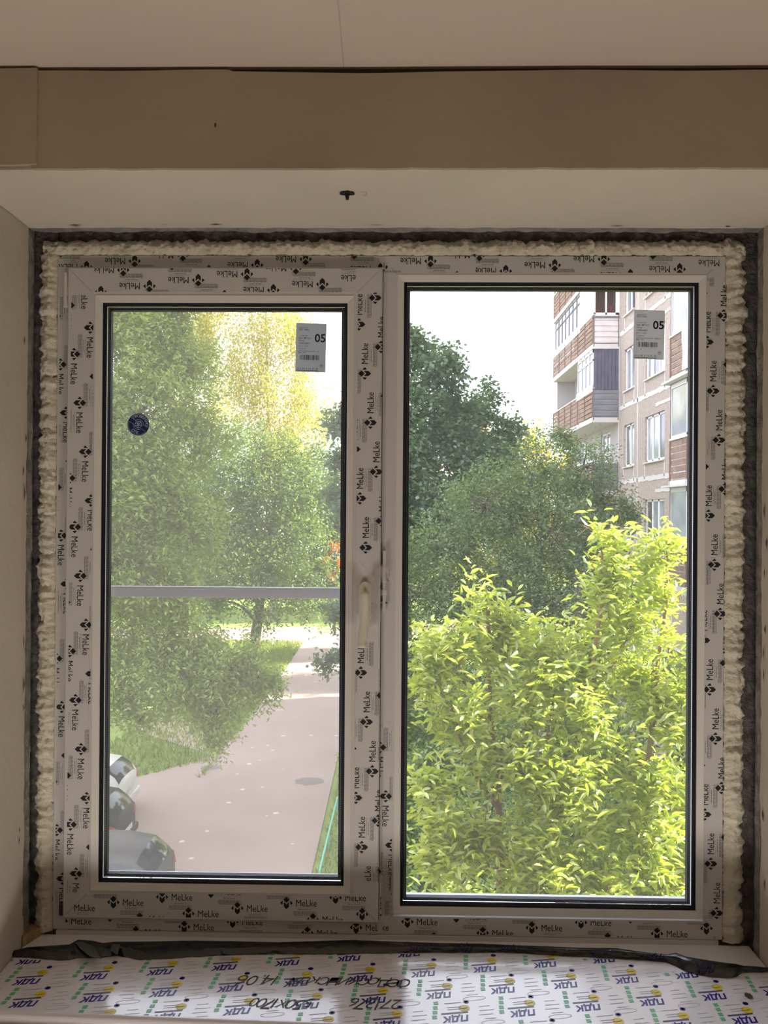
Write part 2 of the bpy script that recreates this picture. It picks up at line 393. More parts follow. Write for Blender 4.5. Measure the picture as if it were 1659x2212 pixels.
# fixed light on the right
RB = (-.0055, .6595, EYE-.8615, EYE+.5200)
MB().sweep(RB, [(0,FY),(.0015,FY-.0012),(.0125,FY+.003),(.015,FY+.0042),(.0152,FY+.014)]).build('glazing_bead', BEAD, win)
def glazing(rect, y, par):
    x0,x1,z0,z1 = rect
    MB().sweep(rect, [(-.001,y-.006),(.003,y-.0075),(.0062,y-.003),(.0062,y+.001)]).build('gasket', BLACK, par)
    MB().sweep(rect, [(.0068,y+.0045),(.0130,y+.0055),(.0135,y+.017),(.004,y+.017)]).build('spacer', ALU, par)
    mbd = MB(); q = .0090                                   # row of desiccant holes in the spacer
    xs_ = np.arange(x0+q, x1-q, .004); zs_ = np.arange(z0+q, z1-q, .004); r = .0006
    for x in xs_:
        for z in (z0+q, z1-q): mbd.add([(x-r,y+.0046,z-r),(x+r,y+.0046,z-r),(x+r,y+.0046,z+r),(x-r,y+.0046,z+r)], [(0,1,2,3)])
    for z in zs_:
        for x in (x0+q, x1-q): mbd.add([(x-r,y+.0046,z-r),(x+r,y+.0046,z-r),(x+r,y+.0046,z+r),(x-r,y+.0046,z+r)], [(0,1,2,3)])
    mbd.build('spacer_perforation', mat('perforation', srgb(205,208,214), .5), par)['kind'] = 'stuff'
    for k in (0, 1):
        yy = y+.001+.019*k
        box('pane', (x0-.002,x1+.002,yy,yy+.003,z0-.002,z1+.002), GLASS, par)
glazing((RB[0]+.0152, RB[1]-.0152, RB[2]+.0152, RB[3]-.0152), FY+.014, win)
MB().sweep((RB[0]+.018,RB[1]-.018,RB[2]+.018,RB[3]-.018), [(-.006,1.7385),(-.005,1.742),(-.0045,1.772),(-.03,1.772)]).build('outer_rebate', PVC, win)
# opening sash on the left
SY = 1.683; k_ = SY/1.7
SR = (-.7235*k_, -.0373*k_, EYE-.8810*k_, EYE+.5345*k_)
sash = MB().sweep(SR, [(0,1.730),(0,SY+.0025),(.0025,SY),(.053,SY),(.0535,SY+.0007),(.0600,SY+.0007),(.0605,SY)]).build('sash', PVC, win)
MB().sweep(SR, [(.0600,SY+.0002),(.0605,SY-.0005),(.071,SY+.0035),(.0748,SY+.0046),(.075,SY+.014)]).build('glazing_bead', BEAD, sash)
GR = (SR[0]+.075, SR[1]-.075, SR[2]+.075, SR[3]-.075)
glazing(GR, SY+.014, sash)
MB().sweep(GR, [(-.007,SY+.0385),(-.006,SY+.042),(-.0052,SY+.075),(-.05,SY+.075)]).build('outer_rebate', PVC, sash)
# dark slit between sash and frame, its shade drawn as a grey strip
MB().sweep((SR[0]-.0016,SR[1]+.0018,SR[2]-.0012,SR[3]+.0012), [(0,FY-.0004),(.004,FY-.0004)]).build('slit_shadow', mat('slit_shade_grey', srgb(110,108,106), .7), sash)
# mitre lines at the sash and frame corners
def seam(a, b, y, par):
    a = np.array(a); b = np.array(b); t = (b-a)/np.linalg.norm(b-a); nn = np.array([-t[1], t[0]])*.0004
    mk('mitre_joint', [(q[0],y,q[1]) for q in (a-nn,b-nn,b+nn,a+nn)], [(0,1,2,3)], mat('joint_shadow', srgb(150,146,142), .7), par)
for (cx, cz, sx, sz) in ((SR[0],SR[2],1,1),(SR[1],SR[2],-1,1),(SR[0],SR[3],1,-1),(SR[1],SR[3],-1,-1)):
    seam((cx+sx*.004, cz+sz*.004), (cx+sx*.053, cz+sz*.053), SY-.0002, sash)
for (cx, cz, sx, sz) in ((RB[0],RB[2],1,1),(RB[1],RB[2],-1,1),(RB[0],RB[3],1,-1),(RB[1],RB[3],-1,-1)):
    seam((cx, cz), (cx-sx*.012, cz-sz*.012), FY-.0003, win)
# hinge cover on the left
hx = at(139,620,SY)[0]
mb = MB(); zt, zb_ = at(139,585,SY)[2], at(139,660,SY)[2]
mb.lathe([(.0,0),(.0055,.0005),(.0058,.002),(.0058,.022),(.0052,.0225),(.0052,.0235),(.0058,.024),(.0058,.066),(.0052,.0665),(.0052,.0675),(.0058,.068),(.0058,zt-zb_-.002),(.0,zt-zb_)], (hx,FY-.007,zb_))
mb.box(hx-.006, hx+.006, FY-.007, FY+.002, zb_, zt)
mb.build('hinge_cover', mat('hinge_plastic', srgb(225,222,216), .4), sash, smooth=False)
hx = at(132,1970,SY); MB().box(hx[0]-.008,hx[0]+.006,FY-.012,FY,hx[2]-.012,hx[2]+.016, bev=.003).build('hinge_cover', mat('hinge_dark', srgb(70,66,64), .5), sash)
# handle: rosette and lever
hc = at(789,1282,SY)
bm = bmesh.new(); n = 20; pts = []
for sgn, zc_ in ((1, .012), (-1, -.046)):
    for j in range(n+1):
        a = math.pi*j/n if sgn > 0 else math.pi+math.pi*j/n
        pts.append((.0138*math.cos(a), zc_+.0138*math.sin(a)))
mb = MB(); V = []; rings = [(1.,SY),(1.,SY-.008),(.94,SY-.0105),(.80,SY-.0112)]
for (s_, y) in rings:
    for (x, z) in pts: V.append((hc[0]+x*s_, y, hc[2]+(z+.017)*(s_ if abs(z) > .04 else 1)-.017))
m_ = len(pts); F = [(i*m_+k, i*m_+(k+1)%m_, (i+1)*m_+(k+1)%m_, (i+1)*m_+k) for i in range(len(rings)-1) for k in range(m_)]; F.append(tuple((len(rings)-1)*m_+k for k in range(m_)))
HP = mat('handle_plastic', srgb(226,220,208), .35, spec=.5)
mk('handle_plate', V, F, HP, sash, smooth=False)
g0 = at(788,1288,SY-.045); g1 = at(783,1398,SY-.045)
st = [(-.012,.0),(-.011,.006),(-.007,.0088),(0,.0098),(.02,.0094),(.04,.0090),(.06,.0098),(.08,.0108),(.10,.0108),(.112,.0104),(.118,.0100),(.1192,.0085),(.1195,.0)]
V = []; n = 16; Lh = (g0[2]-g1[2]); 
for (t, r) in st:
    f = max(0, min(1, t/.118)); cx_ = g0[0]+(g1[0]-g0[0])*f+.0012*math.sin(f*5); cz_ = g0[2]-t/.118*Lh
    cy_ = SY-.045+.004*math.sin(f*math.pi)
    for k in range(n):
        a = 2*math.pi*k/n; V.append((cx_+r*math.cos(a), cy_+.75*r*math.sin(a), cz_))
F = [(i*n+k, i*n+(k+1)%n, (i+1)*n+(k+1)%n, (i+1)*n+k) for i in range(len(st)-1) for k in range(n)]
mk('handle_grip', V, F, HP, sash, smooth=True)
MB().tube([(g0[0],SY-.010,g0[2]),(g0[0],SY-.032,g0[2]),(g0[0],SY-.046,g0[2]-.001)], [.0085,.0080,.0082], 14).build('handle_neck', HP, sash, smooth=True)
# striker and torn film beside the handle
SCRAP = sheer_mat('film_scrap', .35, srgb(248,246,242)); DK = mat('striker_steel', srgb(95,92,88), .4, metal=.5)
p = at(831,1240,SY-.002); box('striker_bar', (p[0]-.004,p[0]+.002,SY-.001,FY,at(831,1322,SY)[2],at(831,1190,SY)[2]), PVC, win)
for (px,py,r) in ((832,1243,.0045),(829,1296,.0040),(838,1254,.0025)):
    c = at(px,py,FY-.0016); MB().lathe([(0,-.002),(r*.6,-.002),(r,-.0005),(r,.0012)], c, 'y', 14).build('striker_screw', DK, win)
def crumple(px, py, w_, h_, y, seed, par, m):
    c = at(px,py,y); n = 7; V = []; F = []
    for i in range(n):
        for j in range(n):
            u, v = i/(n-1)-.5, j/(n-1)-.5; e = 1+.5*nz(u*4, v*4, seed)
            V.append((c[0]+u*w_*e, y-.002-.0035*abs(nz(u*6, v*6, seed+3)), c[2]+v*h_*e))
    for i in range(n-1):
        for j in range(n-1): F.append((i*n+j, (i+1)*n+j, (i+1)*n+j+1, i*n+j+1))
    mk('torn_film_scrap', V, F, m, par)
crumple(824,1236,.030,.022,SY-.002,3.,win,SCRAP); crumple(826,1280,.020,.012,SY-.002,9.,win,SCRAP); crumple(826,1240,.012,.040,SY-.003,5.,win,SCRAP); crumple(836,1252,.020,.010,SY-.003,15.,win,SCRAP); crumple(806,1330,.016,.05,SY-.0005,21.,sash,SCRAP)
for pts in (((820,1300),(836,1300),(836,1304),(820,1304)), ((832,1270),(836,1270),(836,1304),(832,1304)), ((828,1190),(832,1190),(832,1235),(828,1235))):
    mk('striker_plate', [at(x,y,FY-.004) for x,y in pts], [(0,1,2,3)], BEAD, win)
# long edge of the torn film
mk('film_edge', [at(x,y,SY-.0008) for x,y in ((772,1212),(775,1211),(812,1250),(808,1251))], [(0,1,2,3)], SCRAP, sash)
V = []; F = []
for i in range(16):
    px_ = 822+i*1.7; py_ = 1566+4*nz(i*.5, 2)-(6 if 5 < i < 13 else 0)
    a = at(px_,py_,FY-.0010); b = at(px_,py_+5,FY-.0004); V += [a, b]
mk('film_edge', V, [(2*i,2*i+1,2*i+3,2*i+2) for i in range(15)], SCRAP, win)

# ---- printed logos of the protective film
def logo_art():
    a = P2(); s = .0136
    def q(pts): a.poly([(x*s, y*s) for x, y in pts], 0)
    q([(0,1),(.50,.50),(0,0.02),(-.50,.50)])
    q([(-1,0),(-.60,.40),(-.60,-.10),(-.70,-.30)]); q([(1,0),(.70,-.30),(.60,-.10),(.60,.40)])
    q([(-.40,.16),(0,-.24),(0,-1),(-.40,-.58)]); q([(0,-.24),(.40,.16),(.40,-.58),(0,-1)])
    V, F = text2d('MeLke', .0205, space=1.0); wd = V[:,0].max(); V = V*np.array([.0455/wd, 1.]); a.add(V, F, 0, (.0195,-.0068))
    a.rect(.0195,.064,-.0105,-.0101,1)
    for (x0,x1,y) in ((.026,.052,-.0135),(.015,.064,-.0180),(.015,.066,-.0205),(.014,.064,-.0230),(.016,.066,-.0255)):
        x = x0
        while x < x1:
            L = .003+.005*random.random(); a.rect(x, min(x+L, x1), y-.0006, y+.0006, 1); x += L+.0012
    return a
LOGO = logo_art()
def film(par, y, rect_px, origin, mode, skip=None):
    """lattice of logos on one member, cut off at the film edge. rect in window-plane pixels"""
    x0,x1,y0,y1 = rect_px
    mid = lambda a, b: (a+b)/2
    X0 = at(x0, mid(y0,y1), y)[0]; X1 = at(x1, mid(y0,y1), y)[0]; Z1 = at(mid(x0,x1), y0, y)[2]; Z0 = at(mid(x0,x1), y1, y)[2]
    u, v = {'down': ((0,0,-1),(1,0,0)), 'up': ((0,0,1),(-1,0,0)), 'flip': ((-1,0,0),(0,0,-1)), 'right': ((1,0,0),(0,0,1))}[mode]
    u = np.array(u, float); v = np.array(v, float); o = at(origin[0], origin[1], y)
    clip = [((X0,y,0),(1,0,0)),((X1,y,0),(-1,0,0)),((0,y,Z0),(0,0,1)),((0,y,Z1),(0,0,-1))]
    A = np.array([.1052,.0130]); B = np.array([.057,-.0345])
    for i in range(-40, 41):
        for j in range(-40, 41):
            q = A*i+B*j; c = o+u*q[0]+v*q[1]
            if not (X0-.075 < c[0] < X1+.075 and Z0-.075 < c[2] < Z1+.075): continue
            if skip and skip(c): continue
            me = LOGO.mesh('printed_logo', [INK, INKG], (c+np.array([0,-.0004,0]), u, v), clip)
            if len(me.polygons) == 0: bpy.data.meshes.remove(me); continue
            w_ = ORG[par.name]; me.transform(Matrix.Translation(Vector(-w_))); link('printed_logo', me, par)
hz0, hz1 = at(0,1470,SY)[2], at(0,1200,SY)[2]
film(sash, SY, (149,197,638,1930), (160,765), 'down')
film(sash, SY, (203,768,580,631), (323,618), 'flip')
film(sash, SY, (769,823,632,1905), (788,807), 'up', skip=lambda c: hz0+.035 < c[2] < hz1)
film(sash, SY, (160,800,1932,1983), (245,1949), 'right')
film(frame, FY, (124,145,640,1990), (132,1157), 'down')
film(frame, FY, (127,826,553,577), (291,564), 'flip'); film(frame, FY, (829,1560,553,589), (930,564), 'flip')
film(frame, FY, (1523,1566,600,1985), (1543,1220), 'up')
film(frame, FY, (819,847,1570,1978), (833,1720), 'down')
film(frame, FY, (140,816,1990,2013), (398,2002), 'right'); film(frame, FY, (826,1545,1988,2022), (880,1991), 'right')
GREYP = mat('order_ink', srgb(110,108,108), .6)
# maker's order label at the foot of the mullion
a = P2()
for k in range(9):
    x = 0.
    while x < .095:
        L = .004+.01*random.random(); a.rect(x, min(.095, x+L), .004+k*.0026, .0048+k*.0026, 1); x += L+.0018
for (x, wd) in ((.010,.006),(.018,.003),(.022,.005),(.029,.002),(.033,.006)): a.rect(x, x+wd*.8, .0005, .0030, 0)
for k in range(14): a.rect(.052+k*.0022, .0532+k*.0022+.0006*(k%3), .019, .0235, 0)
me = a.mesh('order_print', [GREYP, INKG], (at(821,1975,FY-.0005), (0,0,1), (1,0,0))); me.transform(Matrix.Translation(Vector(-ORG[frame.name]))); link('order_print', me, frame)

# ================================================================== STICKERS ON THE GLASS
PAPER = leaf_mat('label_paper', srgb(240,240,242), srgb(240,240,242), .5, .02, (.9,.9,.92,1)); NAVY = mat('label_navy', srgb(28,34,66), .6); GREYI = mat('label_grey', srgb(96,96,104), .7); GREENI = mat('label_green', srgb(84,128,100), .7)
def label(px, py, y, name_label, tail):
    c = at(px, py, y); W_, H_ = .0655*y/1.7, .1055*y/1.7; t = math.radians(-1.6)
    u = np.array([math.cos(t),0,math.sin(t)]); v = np.array([-math.sin(t)*.6,0,math.cos(t)])
    root = empty('paper_label', c, name_label, 'label', 'paper labels on the window glass')
    pts = [c+u*sx*W_/2+v*sz*H_/2+np.array([0,dy,0]) for dy in (0,.0003) for (sx,sz) in ((-1,-1),(1,-1),(1,1),(-1,1))]
    mk('paper', pts, [(0,1,2,3),(7,6,5,4),(0,4,5,1),(1,5,6,2),(2,6,7,3),(3,7,4,0)], PAPER, root)
    a = P2(); s = W_/.0655                     # artwork in millimetre-sized units, from the top left corner
    def tx(t_, x, yy, size, m=1, bold=0.): a.text(t_, x*s, -yy*s, size*s, m, bold=bold)
    tx('05', .0405, .0400, .0245, 0, bold=.022)
    tx('ЗАКАЗ 0-1', .0060, .0118, .0042); tx('РЕМ 10402', .0055, .0160, .0045, 1, .01)
    tx('13 июня 2021', .0060, .0282, .0034); tx('Цех №13.1', .0055, .0340, .0055, 1, .01); tx('Ночь', .0055, .0396, .0052); tx('12943540/1', .0060, .0455, .0050, 1, .01)
    tx('873 х 1018', .0055, .0512, .0046, 3); tx('Изделие', .0055, .0566, .0040, 3); tx('(СП)4х10х4х10х4И  '+tail, .0055, .0620, .0042); tx('Вес 19.6', .0057, .0655, .0042, 1, .01)
    x = .0095; i = 0; bars = [1,1,2,1,3,1,1,2,2,1,3,1,2,1,1,1,2,3,1,1,2,1,1,2,3,1,1,2,1,1]
    while x < .050:
        b = bars[i % 30]*.00062; a.rect(x*s, (x+b)*s, -.0795*s, -.0690*s, 1); x += b+bars[(i*7+3) % 30]*.00048; i += 1
    for k_i in range(8): a.text('42951873'[k_i], (.011+k_i*.005)*s, -.0832*s, .0030*s, 1)
    a.ring(.0560*s, -.0915*s, .0026*s, .0033*s, 1, 20); a.line([(.0543*s,-.090*s),(.0560*s,-.0925*s),(.0577*s,-.0895*s)], .0007*s, 1)
    for k_i, wd in enumerate((1,2,0,2,0,2,2,0,2,0,1,2,0,2,1,0,2,2)):
        if wd: a.rect((.0025+k_i*.00265)*s, (.0025+k_i*.00265+wd*.0006)*s, -.1005*s, -.0965*s, 2)
    a.rect(.0015*s, .0500*s, -.1035*s, -.1020*s, 2)
    me = a.mesh('label_print', [NAVY, GREYI, GREENI, INKG], (c-u*W_/2+v*H_/2+np.array([0,-.0003,0]), u, v), [(tuple(c+u*(W_/2-.0004)), tuple(-u))])
    me.transform(Matrix.Translation(Vector(-c))); link('label_print', me, root)
label(671.5, 751, SY+.0335, 'white paper label printed 05 with barcode, on the opening sash against trees', 'стд')
label(1402, 723, FY+.0135, 'white paper label printed 05 with barcode, on the fixed pane before the apartment block', 'Энерго')
# round inspection sticker
c = at(299, 917, SY+.0135); R_ = .0237
root = empty('round_sticker', c, 'round navy blue inspection sticker with white lettering on the sash glass', 'sticker')
BLUE = mat('sticker_blue', srgb(16,44,100), .5, spec=.4); PALE = mat('sticker_pale', srgb(190,198,230), .6); BLU2 = mat('sticker_blue_light', srgb(22,60,122), .5)
MB().lathe([(0,-.0001),(R_,-.0001),(R_,.0003),(0,.0003)], c, 'y', 48).build('disc', BLUE, root)
a = P2()
for s_, tx_ in (('ПРОВЕРЕНО', None), ('ОТК', None)):
    for i, ch in enumerate(s_):
        if len(s_) == 9: an = math.radians(119-i*15.2); r_ = .66*R_; ro = an-math.pi/2; sx_ = 1
        else: an = math.radians(-133+i*17.5); r_ = .86*R_; ro = an+math.pi/2
        a.text(ch, r_*math.cos(an), r_*math.sin(an), .0085, 0, ro, bold=.02, align='CENTER')
an0 = math.radians(-31)
d1 = np.array([math.cos(an0), math.sin(an0)]); n1 = np.array([-d1[1], d1[0]])
a.ring(0,0,.44*R_,.475*R_,0,30,math.radians(-10),math.radians(130)); a.ring(0,0,.44*R_,.475*R_,0,30,math.radians(168),math.radians(300))
a.ring(0,0,.90*R_,.92*R_,0,30,math.radians(-18),math.radians(136)); a.ring(0,0,.90*R_,.92*R_,0,30,math.radians(165),math.radians(312))
for off in (.20, -.20):
    o_ = n1*off*R_
    for sg in (-1, 1): a.line([o_+d1*sg*.42*R_, o_+d1*sg*.90*R_], .02*R_*1.4, 0)
pen = [(.36*R_*math.cos(math.radians(-92+72*k)), .36*R_*math.sin(math.radians(-92+72*k))) for k in range(6)]; a.line(pen, .0010, 0)
a.line([(-.20*R_,.18*R_),(.02*R_,-.02*R_),(-.02*R_,-.30*R_)], .0016, 0); a.line([(.24*R_,-.08*R_),(.02*R_,-.02*R_),(-.26*R_,-.14*R_)], .0016, 0)
a.ring(.07*R_,.17*R_,.08*R_,.13*R_,0,16)
me = a.mesh('sticker_print', [PALE], (c+np.array([0,-.0004,0]), (1,0,0), (0,0,1))); me.transform(Matrix.Translation(Vector(-c))); link('sticker_print', me, root)

# ================================================================== MOSQUITO SCREEN outside the sash
NY = 1.792
a0 = at(214,640,NY); a1 = at(770,1925,NY); nx0, nx1, nz0, nz1 = a0[0]-.012, a1[0], a1[2]-.02, a0[2]+.02
root = empty('mosquito_screen', (nx0, NY, nz0), 'grey mosquito screen with a white crossbar outside the opening sash', 'insect screen')
SCF = mat('screen_frame', srgb(222,218,222), .5)
MB().sweep((nx0-.02,nx1+.02,nz0-.02,nz1+.02), [(0,NY+.006),(0,NY-.006),(.02,NY-.006),(.02,NY+.006),(0,NY+.006)]).build('screen_frame', SCF, root)
zc0, zc1 = at(480,1290,NY)[2], at(480,1267,NY)[2]
mb = MB(); 
mb.box(nx0,nx1,NY-.010,NY-.001,zc0,zc1-.003, bev=.001); mb.box(nx0,nx1,NY-.012,NY-.001,zc1-.0032,zc1, bev=.0008)
mb.build('crossbar', SCF, root)
mk('gauze', [(nx0,NY,nz0),(nx1,NY,nz0),(nx1,NY,nz1),(nx0,NY,nz1)], [(0,1,2,3)], sheer_mat('gauze', .21, srgb(205,196,190)), root)

# ================================================================== SILL
def bp(px, py): return on(px, py, ZB)
FILMW = mat('printed_sill_film', srgb(246,244,252), .2, spec=.5, coat=1.)
fr0 = bp(0,2190); fr1 = bp(600,2212); sl = (fr1[1]-fr0[1])/(fr1[0]-fr0[0])
yfl = fr0[1]+sl*(XL-.35-fr0[0]); yfr = fr0[1]+sl*(XR+.35-fr0[0])
sill = empty('windowsill_board', (0, 1.5, ZB-.04), 'white windowsill board wrapped in glossy film printed with blue lettering', 'windowsill')
# rounded front edge, follows the slight skew of the loose board
XA, XBb = XL+.003, XR-.003
ya, yb = fr0[1]+sl*(XA-fr0[0]), fr0[1]+sl*(XBb-fr0[0])
prof = [(FY+.005,0),(1.58,0)]
V = []; F = []; cs = []
for t in np.linspace(0, 1, 9): cs.append((t,))
for (x, yf) in ((XA,ya),(XBb,yb)):
    pts = [(FY-.003,0.)]+[(yf+.010-.010*math.sin(a_), -.010+.010*math.cos(a_)) for a_ in np.linspace(0, math.pi/2, 7)]+[(yf,-.036),(yf+.012,-.040),(FY-.003,-.040)]
    for (y, z) in pts: V.append((x, y, ZB+z))
m_ = len(V)//2
F = [(k, (k+1) % m_, m_+(k+1) % m_, m_+k) for k in range(m_)]+[tuple(range(m_)), tuple(range(2*m_-1, m_-1, -1))]
mk('board', V, F, FILMW, sill)
# print
VIO = mat('print_violet', srgb(58,48,150), .25, spec=.4); YEL = mat('print_yellow', srgb(238,214,70), .25, spec=.4); GRN = mat('print_green', srgb(110,200,150), .25, spec=.4); GRY = mat('print_grey', srgb(196,196,204), .25, spec=.4); DKB = mat('print_banner', srgb(96,90,130), .25, spec=.4)
P0 = bp(346,2099); Av = bp(485,2089)-P0; Bv = bp(353,2145)-P0
ua = -Av/np.linalg.norm(Av); vb = Bv-ua*np.dot(Bv, ua); vb /= np.linalg.norm(vb)
def cell_art():
    a = P2()
    V, F = text2d('ПДК', .030, shear=.28, bold=.042); V = V-V.mean(0); V *= np.array([.052/np.ptp(V[:,0]), .0205/np.ptp(V[:,1])]); a.add(V, F, 0)
    a.rect(-.026,.024,-.0165,-.0125,4)
    a.ell(-.022,-.026,.0105,.0092,1); a.line([(-.028,-.026),(-.018,-.024)], .0014, 4)
    a.ell(-.030,-.044,.0055,.0048,0,14); a.ell(-.030,-.044,.0032,.0026,3,12)
    for k in range(2): a.rect(-.018+k*.001,.010,-.026-k*.006,-.0245-k*.006,3)
    a.rect(-.02,.012,-.0445,-.043,3)
    for k in range(4):
        x, y = .027+.0035*k, -.047+.0135*k
        a.poly([(x-.0045,y-.005),(x+.0045,y-.005),(x+.0055,y+.0045),(x-.0035,y+.0045)], 2)
    for k, (x0,x1) in enumerate(((.055,.075),(.05,.078),(.055,.082),(.052,.074))): a.rect(x0,x1,-.028+.012*k,-.0268+.012*k,3)
    pts = [(.062+.022*math.cos(t), .020+.006*math.sin(t)) for t in np.linspace(0, 2*math.pi, 16)]; a.line(pts, .0009, 3)
    return a
me0 = cell_art().mesh('printed_mark', [VIO, YEL, GRN, GRY, DKB], ((0,0,.0004), ua, vb))
backY = lambda px: bp(px, float(np.interp(px, [0,80,300,600,830,1100,1250,1400,1480,1590,1659], [2066,2074,2074,2062,2060,2060,2068,2076,2098,2112,2104])))[1]
edge = {}
for i in range(-6, 14):
    for j in range(-3, 6):
        q = P0+Av*i+Bv*j
        yfq = fr0[1]+sl*(q[0]-fr0[0])
        if not (XA-.05 < q[0] < XBb+.05): continue
        if q[1] < yfq-.03: continue
        if q[1] > 1.74: continue
        # cut at the board's outline and at the turned-back film
        me = me0.copy(); me.transform(Matrix.Translation(Vector(q)))
        bm = bmesh.new(); bm.from_mesh(me)
        px_ = 860+q[0]/q[1]*1700
        nrm = np.array([-sl, 1, 0]); nrm /= np.linalg.norm(nrm)
        for (p, nn) in (((XA,0,0),(1,0,0)), ((XBb,0,0),(-1,0,0)), ((fr0[0],fr0[1]+.011,0), tuple(nrm)), ((0,backY(px_)-.002,0),(0,-1,0))):
            bmesh.ops.bisect_plane(bm, geom=bm.verts[:]+bm.edges[:]+bm.faces[:], plane_co=p, plane_no=[-t for t in nn], clear_outer=True)
        ok = len(bm.faces); bm.to_mesh(me); bm.free()
        if not ok: bpy.data.meshes.remove(me); continue
        me.transform(Matrix.Translation(Vector(-ORG[sill.name]))); link('printed_mark', me, sill)
# handwriting in grey marker, written from the window side
HW = mat('marker_ink', srgb(72,70,78), .5)
def hand(words, px0, py0, size, step):
    a = P2(); x = 0.
    for ch in words:
        if ch == ' ': x += step*1.0; continue
        V, F = text2d(ch, size*(.9+.2*random.random()), shear=.35, bold=-.012)
        a.add(V, F, 0, (x, .004*random.uniform(-1,1)), random.uniform(-.08,.08)); x += step*(1.15 if ch in 'ФФмш' else .62 if ch in '.1' else 1.)
    o_ = bp(px0, py0); e = np.array([-1.,.012,0]); vv = np.array([.02,-1.,0])
    me = a.mesh('handwriting', [HW], (o_+np.array([0,0,.0009]), e, vv)); me.transform(Matrix.Translation(Vector(-ORG[sill.name]))); link('handwriting', me, sill)
hand('Федоскинская 14.06', 893, 2116, .046, .0195); hand('271376', 872, 2160, .042, .017); hand('550х1700', 684, 2160, .040, .0155)
c = bp(1618,2153); V = []
for k in range(9): a_ = 2*math.pi*k/9; r = .007*(1+.5*nz(k*1.3, 4)); V.append((c[0]+r*math.cos(a_), c[1]+r*1.3*math.sin(a_), ZB+.0012+.002*(k % 2)))
mk('film_tear', V, [tuple(range(9))], TEAR_SHADE, sill)

# turned-back edge of the wrapping film, black on its inner side
def film_strip():
    px = [22,60,100,150,168,200,222,248,275,300,360,420,500,600,680,750,830,950,1030,1100,1180,1250,1330,1400,1440,1460,1480,1510,1540,1570,1590,1604,1640,1659]
    bot = [2066,2068,2072,2073,2068,2068,2068,2064,2066,2073,2070,2066,2062,2060,2061,2060,2058,2057,2057,2057,2062,2066,2070,2074,2078,2086,2097,2105,2110,2112,2110,2100,2100,2099]
    top = [2054,2046,2043,2040,2030,2032,2037,2034,2034,2034,2033,2032,2033,2035,2033,2030,2033,2037,2038,2041,2044,2047,2048,2058,2062,2058,2066,2071,2076,2080,2082,2086,2088,2090]
    n = 420; V = []; F = []; k = 9
    for i in range(n+1):
        x = px[0]+(px[-1]-px[0])*i/n; b = float(np.interp(x, px, bot)); t = float(np.interp(x, px, top))
        pb = on(x, b, ZB+.0018); h = .006+.010*min(1, (b-t)/35.); pt = on(x, t, ZB+h)
        amp = .0042
        for j in range(k):
            f = j/(k-1); q = pb*(1-f)+pt*f
            bulge = math.sin(math.pi*f)*.007
            cr = amp*(nz(x*.05, f*2.5, 1.)+.7*nz(x*.02+f*1.4, f*5., 4.))*math.sin(math.pi*min(1, f+.12))
            V.append((q[0], q[1]-.3*bulge+cr, max(ZB+.0012, q[2]+.5*bulge+cr*.6)))
        V.append((V[-1][0], V[-1][1]+.008, ZB+.0015))
    kk = k+1
    for i in range(n):
        for j in range(kk-1): F.append((i*kk+j, i*kk+j+1, (i+1)*kk+j+1, (i+1)*kk+j))
    root = empty('wrapping_film', (0,1.62,ZB), 'crumpled black strip of turned-back plastic wrapping film along the windowsill', 'plastic film')
    FB = mat('black_film', srgb(18,20,26), .2, spec=.9, bump=.12, bscale=60.)
    o = mk('film_strip', V, F, FB, root, smooth=True)
    # print showing through on the lifted part
    for (x_, sc) in ((905,.75),(1000,.9),(1100,.7),(1300,.6),(1405,.6),(1520,1.)):
        b = float(np.interp(x_, px, bot)); t = float(np.interp(x_, px, top))
        pb = on(x_, b, ZB+.003); pt = on(x_, t, ZB+.016); cm = (pb+pt)/2+np.array([0,-.0085,.006]); vv = pb-pt; vv /= np.linalg.norm(vv)
        a = P2(); Vt, Ft = text2d('ПДК', .03, shear=.28, bold=.018); Vt = Vt-Vt.mean(0); Vt *= np.array([.046/np.ptp(Vt[:,0]), .019*sc/np.ptp(Vt[:,1])]); a.add(Vt, Ft, 0)
        me = a.mesh('printed_mark', [mat('print_dim', srgb(40,36,92), .4)], (cm, ua, vv)); me.transform(Matrix.Translation(Vector(-ORG[root.name]))); link('printed_mark', me, root)
    # pale folded-over corners
    FL = mat('film_fold', srgb(84,90,98), .25, spec=.8)
    for pts in (((165,2032),(180,2031),(205,2040),(222,2068),(196,2062),(176,2046)), ((245,2036),(262,2036),(256,2060),(240,2048)), ((475,2044),(495,2046),(506,2056),(484,2056))):
        cc = [on(x, y, ZB+.017+.002*(i % 2))+np.array([0,-.006,0]) for i, (x, y) in enumerate(pts)]
        mk('film_fold', cc, [tuple(range(len(cc)))], FL, root)
film_strip()
# wooden wedge in the left corner
WOOD = mat('raw_wood', srgb(176,148,110), .8, var=.18, scale=40., bump=.3, bscale=90.)
a = on(28,2040,ZB); b = on(78,2008,ZB)
d = np.array([b[0]-a[0], b[1]-a[1], 0]); Lw = np.linalg.norm(d)+.012; d /= np.linalg.norm(d); nn = np.array([d[1],-d[0],0])
V = []
for t, h in ((0,.022),(Lw,.016)):
    for sx in (-.002,.028):
        for z in (0,h): V.append(np.array([a[0],a[1],ZB])+d*t+nn*sx+np.array([0,0,z]))
wd = mk('wooden_wedge', V, [(0,1,3,2),(4,6,7,5),(0,2,6,4),(1,5,7,3),(0,4,5,1),(2,3,7,6)], WOOD)
tag(wd, 'small raw wooden wedge in the corner of the windowsill', 'wedge')

